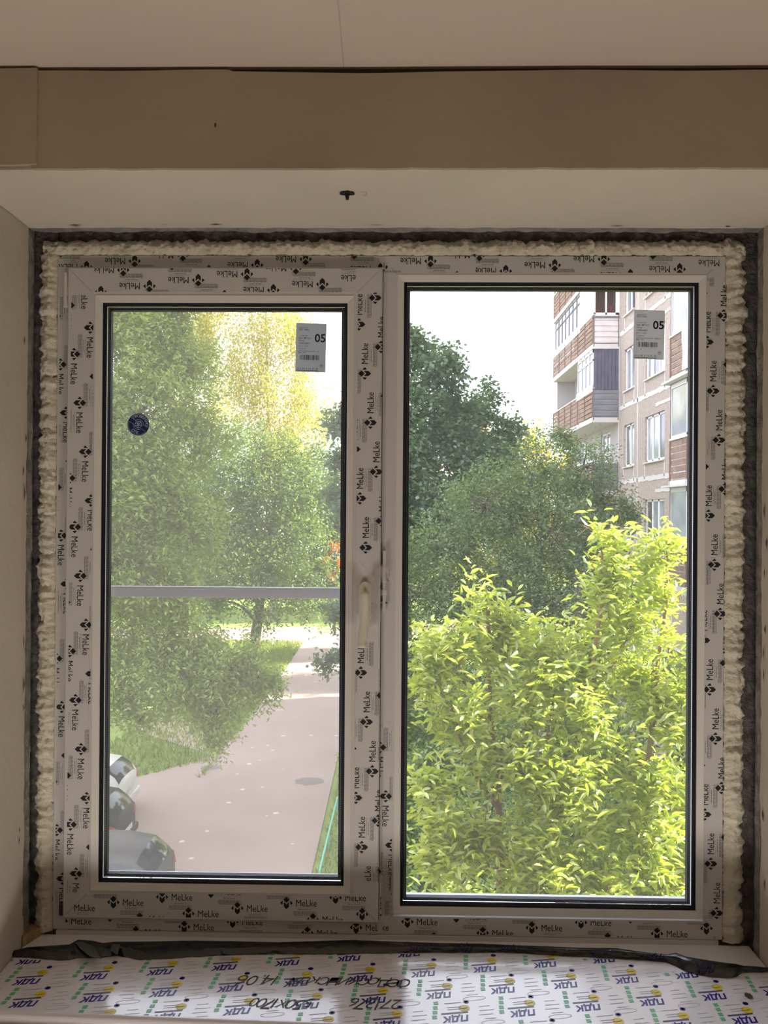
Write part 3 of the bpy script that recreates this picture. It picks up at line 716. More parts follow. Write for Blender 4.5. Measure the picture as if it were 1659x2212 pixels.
# ================================================================== SOFFIT ANCHOR
c = on(750,416,ZS)
root = empty('soffit_anchor', c, 'dark metal wall plug stub in a hole in the white soffit', 'wall plug')
DM = mat('plug_metal', srgb(44,48,62), .5, metal=.3)
V = []; n = 18
for k in range(n):
    a_ = 2*math.pi*k/n; r = 1+.3*nz(k*.9, 2); V.append((c[0]+.0145*r*math.cos(a_), c[1]+.010*r*math.sin(a_), ZS-.0022))
mk('hole', V, [tuple(range(n))], mat('hole_dark', srgb(48,46,50), .9), root)
MB().tube([c+np.array([0,0,.002]), c+np.array([0,0,-.007]), c+np.array([.0006,-.002,-.013])], [.006,.0038,.0032], 10).build('stub', DM, root)
V = []
for k in range(14): a_ = math.radians(-120+k*17); V += [(c[0]+.030+.0075*math.cos(a_), c[1]+.011*math.sin(a_), ZS-.0024), (c[0]+.030+.0068*math.cos(a_), c[1]+.0098*math.sin(a_), ZS-.0024)]
mk('scratch', V, [(2*i,2*i+1,2*i+3,2*i+2) for i in range(13)], mat('scratch_grey', srgb(150,140,134), .9), root)

# ================================================================== ADDED FILL LAMPS, out of view on the room's floor below the window
FILL_W = 16.5
LP = emis_mat('fill_panel', (1,.90,.80,1), FILL_W)
for (xl, lab) in ((-.62,'work floodlight on a low stand on the floor, by the left jamb'),(.62,'work floodlight on a low stand on the floor, by the right jamb')):
    root = empty('added_fill_lamp', (xl,.62,0), lab, 'lamp', 'work floodlights below the window')
    MB().tube([(xl-.22,.62,.02),(xl+.22,.62,.02)], .014, 8).build('foot', BLACK, root); MB().tube([(xl,.40,.02),(xl,.84,.02)], .014, 8).build('foot', BLACK, root)
    MB().tube([(xl,.62,.02),(xl,.62,.24)], .014, 8).build('pole', BLACK, root)
    MB().box(xl-.21,xl+.21,.44,.80,.24,.295, bev=.01).build('housing', mat('lamp_yellow', srgb(220,170,40), .5), root)
    box('light_panel', (xl-.19,xl+.19,.46,.78,.295,.300), LP, root)

# ================================================================== YARD
GRASS = mat('lawn', srgb(104,122,58), .95, var=.3, scale=1.5, col2=srgb(134,150,76))
ASPH = mat('asphalt', srgb(160,140,130), .95, var=.08, scale=.5, detail=8., bump=.3, bscale=30.)
PAVE = mat('paving', srgb(170,150,136), .95, var=.10, scale=5.)
mk('ground', [(-60,YO,GZ),(60,YO,GZ),(60,140,GZ),(-60,140,GZ)], [(0,1,2,3)], GRASS)['kind'] = 'structure'
def gpoly(name, pts, z, m):
    V = [(x,y,GZ+z) for x, y in pts]+[(x,y,GZ-.05) for x, y in pts]; n = len(pts)
    o = mk(name, V, [tuple(range(n))]+[(k, (k+1) % n, n+(k+1) % n, n+k) for k in range(n)], m); o['kind'] = 'structure'; return o
road = gpoly('road', [(-1.75,2.6),(-1.8,17),(-1.85,24),(-2.0,39),(-1.9,46),(1.5,50.5),(16,54),(16,57.5),(-2,54.5),(-14,52),(-30,51),(-30,47.5),(-9,47.6),(-5.6,45.6),(-5.5,36),(-5.52,26.6),(-5.75,25.2),(-6.3,24.2),(-7.7,22.5),(-13,21.8),(-14,12),(-13.5,2.6)], .03, ASPH)
mb = MB(); 
random.seed(3)
for k in range(46):                          # leaves and litter lying on the road
    x, y = random.uniform(-5.3,-2.0), random.uniform(15.5,44); r = random.uniform(.03,.07)
    mb.add([(x+r*math.cos(a_)*(1+.4*random.random()), y+r*math.sin(a_)*1.2, GZ+.034) for a_ in np.linspace(0, 5.2, 6)], [(0,1,2,3,4,5)])
mb.build('leaf_litter', mat('litter', srgb(206,190,178), .9), road)['kind'] = 'stuff'
for (px_, py_, r) in ((668,1690,.42),(455,1660,.30)):
    c = on(px_, py_, GZ); V = [(c[0]+r*(1+.25*nz(k*.8, 7))*math.cos(k*.35), c[1]+.8*r*(1+.25*nz(k*.8, 9))*math.sin(k*.35), GZ+.033) for k in range(18)]
    mk('asphalt_patch', V, [tuple(range(18))], mat('asphalt_dark', srgb(128,116,110), .95), road)
pq = [on(*q, GZ) for q in ((472,1638),(505,1602),(395,1556),(300,1548),(290,1580))]
path = gpoly('path', [(p[0],p[1]) for p in pq], .045, PAVE)

def grass_stuff():
    """blades on the verges that the window shows"""
    regs = [(( -1.7, 1.2), (14, 44), 9000), ((-9.5, -5.6), (22.8, 47), 14000), ((-24,-6), (45,47.4), 3000), ((-5.4,1.5), (50.5,60), 3000)]
    P = []
    for (xr, yr, n) in regs: P.append(np.column_stack([rng.uniform(*xr, n), rng.uniform(*yr, n)]))
    P = np.vstack(P); 
    keep = ~((P[:,0] < -5.75) & (P[:,1] < 24.3) & (P[:,1] < 22.6-.75*(P[:,0]+7.7)*0+(P[:,0]+7.7)*.9))
    P = P[keep]; n = len(P)
    h = rng.uniform(.08,.30, n); a = rng.uniform(0, 2*math.pi, n); wd = rng.uniform(.012,.03, n)
    b = np.column_stack([P, np.full(n, GZ)]); s = np.column_stack([np.cos(a)*wd, np.sin(a)*wd, np.zeros(n)])
    tip = b+np.column_stack([rng.normal(0,.08,n), rng.normal(0,.08,n), h])
    V = np.stack([b-s, b+s, tip], 1).reshape(-1, 3); F = np.arange(n*3).reshape(-1, 3)
    o = mk('grass_blades', V, F, leaf_mat('blade', srgb(96,120,48), srgb(150,164,84), .35, .02), fixn=False)
    tag(o, 'short green grass on the verges along the yard road', 'grass', kind='stuff')
grass_stuff()

# ---- low green rail fences
GP = mat('green_paint', srgb(112,190,160), .5)
def rail_fence(p0, p1, n, label):
    p0 = np.array(p0); p1 = np.array(p1)
    root = empty('rail_fence', (p0[0],p0[1],GZ), label, 'fence', 'low green rail fences along the road')
    MB().tube([(*p0,GZ+.45),(*p1,GZ+.45)], .024, 8).build('rail', GP, root)
    for k in range(n):
        q = p0+(p1-p0)*k/(n-1); MB().tube([(*q,GZ),(*q,GZ+.45)], .02, 8).build('post', GP, root)
a = on(690,1884,GZ+.45); b = on(729,1722,GZ+.45); rail_fence(a[:2], b[:2], 3, 'low green pipe fence on the verge below the flowering shrub side')
a = on(474,1573,GZ+.45); b = on(511,1540,GZ+.45); rail_fence(a[:2], b[:2], 3, 'short green pipe fence under the low hanging branches by the path')
bpy.data.objects['rail_fence']['label'] = 'low green pipe fence on the grass verge opposite the parked cars'

# ---- parked cars, tails toward the road
CARG = mat('car_glass', srgb(40,46,54), .08, spec=.6); TYRE = mat('tyre', srgb(30,30,32), .8); RIM = mat('rim', srgb(150,152,156), .35, metal=.6); LAMPR = mat('tail_lamp', srgb(178,38,40), .3, spec=.6); TRIM = mat('car_trim', srgb(42,42,46), .6)
def car(x_tail, yc, paint, label, Lc=4.2, Wc=1.74, Hc=1.46):
    root = empty('parked_car', (x_tail-Lc/2, yc, GZ+.03), label, 'car', 'cars parked at the end of the yard road')
    z0 = GZ+.03
    # stations from tail (s=0) to nose: x back from tail, half width, sill, belt, roof half width, roof height
    S = [(0.00,.62,.42,.78,.50,.86),(0.05,.76,.30,.92,.58,1.00),(0.16,.82,.24,.97,.62,1.20),(0.40,.855,.22,.98,.64,1.38),(0.9,.87,.20,.97,.655,1.45),(1.6,.87,.20,.96,.66,1.46),(2.2,.87,.20,.95,.645,1.42),(2.7,.865,.20,.94,.61,1.22),(3.05,.86,.20,.93,.66,.98),(3.6,.83,.22,.86,.62,.90),(4.0,.76,.26,.76,.55,.80),(4.2,.60,.36,.62,.45,.68)]
    V = []; n = 13
    for (s, hw, zs, zb, rw, zr) in S:
        half = [(hw*.80,zs),(hw*.97,zs+.08),(hw,(zs+zb)/2),(hw*.985,zb-.03),(hw*.95,zb),(rw*1.04,zr-.09),(rw*.72,zr-.012)]
        ring = half+[(0,zr)]+[(-y,z) for (y, z) in reversed(half)]
        for (y, z) in ring: V.append((x_tail-s, yc+y, z0+z))
    n = 15; F = [(i*n+k, i*n+k+1, (i+1)*n+k+1, (i+1)*n+k) for i in range(len(S)-1) for k in range(n-1)]
    F += [(i*n+n-1, i*n, (i+1)*n, (i+1)*n+n-1) for i in range(len(S)-1)]+[tuple(range(n)), tuple((len(S)-1)*n+k for k in range(n))]
    mk('body', V, F, paint, root, smooth=True)
    def P(i, k, o=.006):                    # a point of the skin pushed out a little
        v = np.array(V[i*n+k]); c_ = np.array([v[0], yc, z0+.75]); d = v-c_; d /= np.linalg.norm(d); return v+d*o
    def patch(nm, ii, kk, sh=.06):          # glass laid over a patch of the skin, shrunk from its edges
        G = np.array([[P(i, k, .012) for k in kk] for i in ii]); c_ = G.reshape(-1, 3).mean(0)
        G[0] = G[0]+(G[1]-G[0])*sh; G[-1] = G[-1]+(G[-2]-G[-1])*sh; G[:,0] = G[:,0]+(G[:,1]-G[:,0])*sh*1.5; G[:,-1] = G[:,-1]+(G[:,-2]-G[:,-1])*sh*1.5
        a_, b_ = len(ii), len(kk); Vg = G.reshape(-1, 3)
        mk(nm, Vg, [(i*b_+k, i*b_+k+1, (i+1)*b_+k+1, (i+1)*b_+k) for i in range(a_-1) for k in range(b_-1)], CARG, root, smooth=True)
    for kk in ((4,5),(9,10)):
        patch('side_window', (3,4), kk); patch('side_window', (4,5), kk); patch('side_window', (5,6,7), kk)
    patch('rear_window', (1,2,3), (5,6,7,8,9), .15); patch('windscreen', (6,7,8), (5,6,7,8,9), .10)
    for sg in (-1, 1):
        mk('tail_light', [(x_tail-.005,yc+sg*.52,z0+.80),(x_tail+.01,yc+sg*.66,z0+.76),(x_tail-.12,yc+sg*.815,z0+.80),(x_tail-.22,yc+sg*.835,z0+.94),(x_tail-.06,yc+sg*.74,z0+.95)], [(0,1,2,3,4)], LAMPR, root)
        for sx in (.82, 3.42):
            c = (x_tail-sx, yc+sg*(Wc/2-.10), z0+.30)
            w_ = MB().lathe([(.16,-.09),(.27,-.10),(.305,-.07),(.305,.07),(.27,.10),(.16,.09)], c, 'y', 22).build('wheel', TYRE, root)
            MB().lathe([(0,sg*.102),(.07,sg*.098),(.18,sg*.088),(.19,sg*.06)], c, 'y', 18).build('rim', RIM, w_)
        MB().lathe([(.34,-.012),(.365,-.012),(.365,.012),(.34,.012)], (x_tail-.82, yc+sg*(Wc/2-.003), z0+.30), 'y', 22).build('wheel_arch', TRIM, root)
        MB().box(x_tail-2.45, x_tail-2.28, yc+sg*.90-.08, yc+sg*.90+.08, z0+.95, z0+1.06, bev=.02).build('wing_mirror', paint, root)
    MB().box(x_tail-.10, x_tail+.045, yc-.74, yc+.74, z0+.34, z0+.52, bev=.04).build('bumper', paint, root)
    box('number_plate', (x_tail+.046,x_tail+.052,yc-.26,yc+.26,z0+.56,z0+.67), mat('plate_white', srgb(225,225,222), .5), root)
def tail(px_, py_, Y): return at(px_, py_, Y)[0]
car(tail(271,1720,19.6), 19.9, mat('white_car_paint', srgb(232,228,226), .25, coat=.5), 'white hatchback with red tail lights parked beside the lawn')
car(tail(266,1760,17.3), 17.5, mat('black_car_paint', srgb(34,34,38), .35), 'black hatchback parked between the white car and the grey car', Hc=1.42)
car(tail(352,1850,14.7), 14.9, mat('grey_car_paint', srgb(84,80,80), .4), 'dark grey hatchback parked on the asphalt beside the black car')

# ================================================================== APARTMENT BLOCK on the right
FXW, FXB = 8.08, 7.13                        # wall face, balcony fronts
BY0, BY1 = 12.9, 36.6
FL = [EYE+.93+2.7*k for k in range(-3, 6)]  # floor levels
ZTOP = FL[-1]+3.4
bld = empty('apartment_building', (FXW,24.,GZ), 'pinkish pebble-dash panel apartment block with brown slatted balconies', 'building')
PANEL = mat('pebble_dash', srgb(156,138,130), .95, scale=14., col2=srgb(196,178,168), bump=.6, bscale=70., detail=10.)
PANEL2 = mat('loggia_plaster', srgb(184,176,174), .95, var=.06, scale=2.)
SEAL = mat('joint_sealant', srgb(214,204,202), .9)
FRW = mat('facade_white', srgb(236,232,232), .5); FRD = mat('facade_dark_frame', srgb(120,112,116), .6); PANE = mat('facade_glass', srgb(150,152,160), .08, spec=.8, var=.3, scale=1.5); PANED = mat('facade_glass_dark', srgb(86,84,96), .08, spec=.8, var=.3, scale=2.)
SLAT = mat('brown_slat', srgb(120,96,86), .85, scale=5., col2=srgb(164,134,118)); SLATG = mat('grey_slat', srgb(128,128,134), .85, var=.15, scale=3.); SLATW = mat('white_slat', srgb(226,214,212), .8, var=.08, scale=3.); RUST = mat('rusty_rail', srgb(140,104,88), .8); DPL = mat('dark_plank', srgb(92,86,104), .85, var=.2, scale=4.); SLABM = mat('slab_concrete', srgb(214,206,204), .95, var=.06, scale=3.)
box('wall_core', (FXW+.10,FXW+11,BY0,BY1,GZ,ZTOP), PANEL, bld)
box('roof_edge', (FXW-.15,FXW+11.2,BY0-.2,BY1+.2,ZTOP,ZTOP+.35), SLABM, bld)
YC = [BY0, 16.9, 20.8, 23.35, 26.75, 29.05, 32.8, BY1]
ZJ = [GZ]+[f+.30 for f in FL if f+.30 > GZ+1.]+[ZTOP]
WIN = {3: (24.05,25.95), 4: (27.15,28.35), 5: (30.2,31.6), 1: (18.2,19.9), 0: (14.2,15.9), 6: (33.7,35.2)}
j_ = .03
for ci in range(len(YC)-1):
    for zi in range(len(ZJ)-1):
        y0, y1, z0, z1 = YC[ci]+j_, YC[ci+1]-j_, ZJ[zi]+j_, ZJ[zi+1]-j_
        fl = ZJ[zi]-.30; wz0, wz1 = fl+.83, fl+2.32
        m_ = PANEL if ci not in (5,6) else PANEL2
        if ci in WIN and zi > 0 and wz1 < z1+.2:
            a_, b_ = WIN[ci]; wz1 = min(wz1, z1-.02)
            V = []; F = []
            for x in (FXW, FXW+.10):
                V += [(x,y0,z0),(x,y1,z0),(x,y1,z1),(x,y0,z1),(x,a_,wz0),(x,b_,wz0),(x,b_,wz1),(x,a_,wz1)]
            for o_ in (0, 8): F += [(o_+0,o_+1,o_+5,o_+4),(o_+1,o_+2,o_+6,o_+5),(o_+2,o_+3,o_+7,o_+6),(o_+3,o_+0,o_+4,o_+7)]
            for q in ((0,1,2,3),(4,5,6,7)):
                for k in range(4): A_, B_ = q[k], q[(k+1) % 4]; F.append((A_,B_,B_+8,A_+8))
            mk('panel', V, F, m_, bld)
            fr = MB(); fx0, fx1 = FXW+.06, FXW+.11
            fr.box(fx0,fx1,a_,b_,wz0,wz0+.07); fr.box(fx0,fx1,a_,b_,wz1-.07,wz1); fr.box(fx0,fx1,a_,a_+.07,wz0,wz1); fr.box(fx0,fx1,b_-.07,b_,wz0,wz1)
            ms_ = [a_+(b_-a_)*f_ for f_ in ((.36,.68) if b_-a_ > 1.5 else (.5,))]
            for q in ms_: fr.box(fx0,fx1,q-.05,q+.05,wz0,wz1)
            wo_ = fr.build('facade_window', FRW, bld)
            ed = [a_+.07]+sum([[q-.05,q+.05] for q in ms_], [])+[b_-.07]
            for q in range(0, len(ed), 2): box('pane', (FXW+.085,FXW+.095,ed[q],ed[q+1],wz0+.07,wz1-.07), PANE if (ci+zi+q) % 3 else PANED, wo_)
            MB().box(FXW-.07,FXW+.08,a_-.05,b_+.05,wz0-.045,wz0-.005).build('window_ledge', SLABM, wo_)
        else:
            box('panel', (FXW,FXW+.10,y0,y1,z0,z1), m_, bld)
# ragged white sealant over the joints
def seal(p0, p1, w0, seed, ax):
    n = max(4, int(np.linalg.norm(np.array(p1)-np.array(p0))/.12)); V = []; F = []
    for i in range(n+1):
        q = np.array(p0)+(np.array(p1)-np.array(p0))*i/n; a_ = w0*(1+.7*nz(i*.6, seed)); b_ = w0*(1+.7*nz(i*.6, seed+4))
        e = np.array([0,0,1.]) if ax == 'y' else np.array([0,1.,0])
        for x in (-.012, .06): V += [q+e*a_+np.array([x,0,0]), q-e*b_+np.array([x,0,0])]
    for i in range(n):
        for (s0, s1) in ((0,1),(1,3),(3,2),(2,0)): F.append((i*4+s0, i*4+s1, i*4+4+s1, i*4+4+s0))
    mk('joint_seal', V, F, SEAL, bld)
for zi, z in enumerate(ZJ[1:-1]):
    for ci in range(len(YC)-1): seal((FXW,YC[ci],z), (FXW,YC[ci+1],z), .075, zi*9.+ci*3.3, 'y')
    if zi % 1 == 0: seal((FXW,22.0,z-.42+.1*nz(zi)), (FXW,24.9,z-.42+.1*nz(zi)), .05, zi*5.+1, 'y')
for ci, y in enumerate(YC[1:-1]):
    for zi in range(1, len(ZJ)-1): seal((FXW,y,ZJ[zi]), (FXW,y,ZJ[zi+1]), .045, ci*7.+zi, 'z')
for zi in range(1, len(ZJ)-1):                # short joints running from window corners down to the floor joint
    for y in (24.05, 25.95, 27.15, 28.35): seal((FXW,y,ZJ[zi]), (FXW,y,ZJ[zi]+.50), .035, y+zi, 'z')

def balcony(y0, y1, zf, style, near):
    """slab, slatted parapet on the front and the end facing us, glazing by style"""
    sl_ = MB().box(FXB-.03,FXW+.05,y0-.03,y1+.03,zf-.18,zf).build('balcony', SLABM, bld)
    zp0, zp1 = zf+.04, zf+1.05; ns = 6
    for k in range(ns):                       # front boards
        a_ = zp0+(zp1-zp0)*k/ns
        t = rng.uniform(-.012,.012)
        box('slat', (FXB+t*.5,FXB+.03+t*.5,y0,y1,a_+.02,a_+(zp1-zp0)/ns-.015), SLAT, sl_)
    for y in np.linspace(y0+.03, y1-.03, 7): box('post', (FXB-.03,FXB,y-.018,y+.018,zf-.12,zp1+.02), RUST, sl_)
    sm = {'white': SLATW, 'planks': SLATG}.get(style, SLATG)
    if near:
        for k in range(5):
            a_ = zp0+(zp1-zp0)*k/5; box('slat', (FXB,FXW,y0-.02,y0+.01,a_+.03,a_+.16), sm, sl_)
        box('end_panel', (FXB+.02,FXW,y0+.012,y0+.022,zp0,zp1-.04), SLATW if style == 'white' else mat('grey_panel', srgb(150,150,156), .9), sl_)
        for x in (FXB, FXW-.05): box('post', (x,x+.035,y0-.035,y0-.005,zf-.1,zp1+.02), FRD, sl_)
    box('handrail', (FXB-.03,FXB+.05,y0-.03,y1+.03,zp1,zp1+.05), SLABM, sl_)
    zt = zf+2.7-.18
    def window_bay(ya, yb_, nm, fm, pm, fz=zp1+.05, transom=True):
        m_b = MB(); x0, x1 = FXB, FXB+.06
        m_b.box(x0,x1,ya,yb_,fz,fz+.07); m_b.box(x0,x1,ya,yb_,zt-.12,zt)
        if transom: m_b.box(x0,x1,ya,yb_,fz+(zt-fz)*.70,fz+(zt-fz)*.70+.06)
        ys_ = np.linspace(ya, yb_, nm+1)
        for y in ys_: m_b.box(x0,x1,max(ya,y-.04),min(yb_,y+.04),fz,zt)
        m_b.build('glazing_frame', fm, sl_)
        for q in range(nm): box('pane', (FXB+.025,FXB+.035,ys_[q]+.04,ys_[q+1]-.04,fz+.07,zt-.12), pm, sl_)
    if style == 'white':
        m_b = MB(); y_ = y0
        for (xa, xb) in ((FXB,FXB+.07),(FXB+.43,FXB+.49),(FXW-.14,FXW)): m_b.box(xa,xb,y_-.02,y_+.05,zp1+.02,zt)
        m_b.box(FXB,FXW,y_-.02,y_+.05,zp1-.02,zp1+.10); m_b.box(FXB,FXW,y_-.02,y_+.05,zt-.10,zt); m_b.build('glazing_frame', FRW, sl_)
        for (xa, xb) in ((FXB+.07,FXB+.43),(FXB+.49,FXW-.14)): box('pane', (xa,xb,y_+.01,y_+.02,zp1+.10,zt-.1), glass_mat('balcony_glass', (.8,.75,.76,1), .02), sl_)
        MB().box(FXB-.05,FXW,y_-.06,y_+.02,zp1-.10,zp1-.03).build('window_ledge', FRD, sl_)
        box('white_panel', (FXB-.02,FXB+.04,y0,y0+2.1,zp1-.02,zt), FRW, sl_)
        box('flank_wall', (FXB+.05,FXW,y0+.9,y0+.95,zf,zt), mat('balcony_inside', srgb(150,120,112), .9, var=.2, scale=3.), sl_)
        for (x, z, r, m_) in ((FXB+.22,zp1+.22,.14,LAMPR),(FXW-.22,zp1+.35,.10,mat('pink_cloth', srgb(214,70,110), .8)),(FXB+.25,zp1+1.1,.08,LAMPR)):
            MB().lathe([(r*.6,-.12),(r,.0),(r*.9,.10),(r*.3,.13)], (x, y0+.35, z), n=14).build('flower_pot', m_, sl_)
        window_bay(y0+2.1, y1-.3, 7, FRD, PANE)
        box('apron', (FXB-.02,FXB,y0+2.1,y1,zp1-.14,zp1+.16), FRW, sl_)
    elif style == 'planks':
        xs_ = np.linspace(FXB+.03, FXW, 8)
        for q in range(7): box('plank', (xs_[q]+.006,xs_[q+1]-.006,y0,y0+.03+.012*(q % 2),zp1-.02,zt), DPL, sl_)
        window_bay(y0+.06, y0+2.5, 4, FRW, PANED)
        box('apron', (FXB-.025,FXB,y0,y0+2.6,zp1-.10,zp1+.18), FRW, sl_)
        box('partition', (FXB+.2,FXW,y0+2.5,y0+2.58,zf,zt), PANEL2, sl_)
        for z in (zf+1.2, zf+1.9): box('conduit', (FXW-.03,FXW,y0+3.2,y1-1.2,z,z+.03), FRD, sl_)
        box('loggia_end', (FXB+.15,FXW,y1-.1,y1,zf,zt), PANEL2, sl_)
    elif style == 'glazed':
        window_bay(y0, y1, 6, FRW, PANE, transom=False)
        MB().box(FXB-.22,FXW,y0,y1+.05,zt+.0,zt+.05).build('canopy', SLABM, sl_)
        box('end_glazing', (FXB,FXW,y1-.05,y1,zp1,zt), FRW, sl_)
    elif style == 'dark':
        window_bay(y0, y1, 7, FRD, PANE)
    return sl_
for k, f in enumerate(FL):
    if f < GZ+.5: continue
    st_ = {EYE+.93+2.7: 'planks', EYE+.93+5.4: 'white'}.get(f, 'dark' if k % 2 else 'open')
    kk = round((f-EYE-.93)/2.7)
    st_ = {1: 'planks', 2: 'white', 3: 'dark', 0: 'open'}.get(kk, 'open')
    balcony(29.05, 36.4, f, st_, True)
    balcony(13.5, 20.8, f, {0: 'glazed', 1: 'glazed', -1: 'glazed', 2: 'dark'}.get(kk, 'open'), True)
# patterned quilt airing over the nearer balcony rail
qz = FL[0]+2.7*4+1.10 if False else EYE+.93+2.7+1.12
V = []; F = []; n = 14; m2 = 12
for i in range(n+1):
    for j in range(m2+1):
        y = 18.9+.75*i/n; s = j/m2
        if s < .25: x, z = FXB+.10-s*.9, qz+.03
        else: x, z = FXB-.12-.03*nz(i*.5, s*2.), qz-(s-.25)*1.5
        V.append((x+.02*nz(i*.8, j*.3, 2), y+.03*nz(j*.4, i*.2, 5), z))
for i in range(n):
    for j in range(m2): F.append((i*(m2+1)+j, (i+1)*(m2+1)+j, (i+1)*(m2+1)+j+1, i*(m2+1)+j+1))
tag(mk('hanging_quilt', V, F, mat('quilt', srgb(240,228,226), .9, scale=22., col2=srgb(206,170,172)), smooth=True), 'pale patterned quilt hanging over the slatted balcony rail', 'quilt')

# unseen stack added beside the window to keep the low sun out of the room
root = empty('added_sun_blocker', (2.6,YO,GZ), 'stack of concrete loggias on the house wall beside the window', 'loggia')
box('side_wall', (2.25,2.40,YO,3.55,GZ,T), OUTM, root); box('side_wall', (4.6,4.75,YO,3.55,GZ,T), OUTM, root)
for k in range(6):
    z = -5.4+2.7*k
    box('floor_slab', (2.40,4.6,YO,3.5,z-.15,z), SLABM, root); box('parapet', (2.40,4.6,3.42,3.5,z,z+1.0), OUTM, root)
    
# ================================================================== TREES
def unit(a): return a/(np.linalg.norm(a, axis=-1, keepdims=True)+1e-9)
def leaf_quads(P, ax, nr, L, Wd, fold=.12, fine=False):
    s = unit(np.cross(ax, nr)); nr = unit(np.cross(s, ax)); L = L[:,None]; Wd = Wd[:,None]; n = len(P)
    if not fine:
        V = np.stack([P, P+ax*L*.45+s*Wd/2+nr*L*fold, P+ax*L, P+ax*L*.45-s*Wd/2+nr*L*fold], 1).reshape(-1, 3)
        F = np.arange(n*4).reshape(-1, 4); return V, F
    dr = -nr*L
    V = np.stack([P, P+ax*L*.30+s*Wd*.46+nr*L*fold*.6, P+ax*L*.65+s*Wd*.40+dr*.03+nr*L*fold*.5, P+ax*L+dr*.12, P+ax*L*.65-s*Wd*.40+dr*.03+nr*L*fold*.5, P+ax*L*.30-s*Wd*.46+nr*L*fold*.6], 1).reshape(-1, 3)
    b = np.arange(n)[:,None]*6
    F = np.concatenate([b+np.array([[0,1,2,3]]), b+np.array([[0,3,4,5]])], 0); return V, F
def fast_mesh(name, V, F, m, parent):
    V = V-ORG[parent.name]; me = bpy.data.meshes.new(name); k = F.shape[1]
    me.vertices.add(len(V)); me.vertices.foreach_set('co', V.astype(np.float32).ravel())
    me.loops.add(F.size); me.loops.foreach_set('vertex_index', F.astype(np.int32).ravel())
    me.polygons.add(len(F)); me.polygons.foreach_set('loop_start', np.arange(0, F.size, k, dtype=np.int32)); me.polygons.foreach_set('loop_total', np.full(len(F), k, dtype=np.int32))
    me.materials.append(m); me.update(calc_edges=True); return link(name, me, parent)
def spray(blobs, ntw, per, tl, L0, W0, droop, rg, shell=.45, clump=14):
    """twigs spread through ellipsoids, leaflets along each twig"""
    B = np.array(blobs); vol = (B[:,3]*B[:,4]*B[:,5])**(2/3); cnt = np.maximum(3, (ntw*vol/vol.sum()).astype(int)); PT = []; DT = []
    for b, c in zip(B, cnt):
        d = unit(rg.normal(size=(c,3))); r = shell+(1-shell)*rg.random(c)**.6
        r *= 1+.22*np.array([nz(*(q*2.3+b[:3]*.37)) for q in d])
        q_ = b[:3]+d*r[:,None]*b[3:6]
        if clump:                               # gather most twigs round a few boughs so that gaps open between them
            nc = max(2, c//clump); k_c = rg.integers(0, nc, c); hub = q_[:nc][k_c]; q_ = np.where((rg.random(c) < .75)[:,None], hub+rg.normal(scale=.16, size=(c,3))*b[3:6], q_)
        PT.append(q_); DT.append(unit(d+rg.normal(scale=.55, size=(c,3))+np.array([0,0,-droop])))
    PT = np.vstack(PT); DT = np.vstack(DT); n = len(PT)
    t = np.tile((np.arange(per)+.5)/per, n); P = np.repeat(PT, per, 0); D = np.repeat(DT, per, 0); N = len(P)
    P = P+D*(t*tl-.5*tl)[:,None]+rg.normal(scale=.10*tl, size=(N,3))
    P[:,2] -= droop*.30*tl*t**2
    side = unit(np.cross(D, np.array([0,0,1.]))+1e-3); sg = np.where(np.arange(N) % 2 == 0, 1., -1.)[:,None]
    ax = unit(D*.6+side*sg*.75+rg.normal(scale=.28, size=(N,3))+np.array([0,0,-.25*droop]))
    nr = unit(np.array([0,0,1.])+rg.normal(scale=.55, size=(N,3)))
    L = L0*rg.uniform(.65,1.2, N); Wd = W0*rg.uniform(.7,1.2, N)
    return P, ax, nr, L, Wd, PT, DT
BARK = mat('bark', srgb(92,80,70), .95, var=.3, scale=9.); BARKL = mat('light_bark', srgb(150,128,104), .9, var=.2, scale=12.); BIRCH = mat('birch_bark', srgb(220,212,206), .9, scale=5., col2=srgb(120,112,108))
def blob(px, py, Y, r, ry=None, rz=None, dy=None):
    """ellipsoid given by image position and radius in pixels at distance Y"""
    c = at(px, py, Y); s = Y/FPX; return (c[0], c[1], c[2], r*s, (dy or (r*s*.9)), (rz or r)*s)
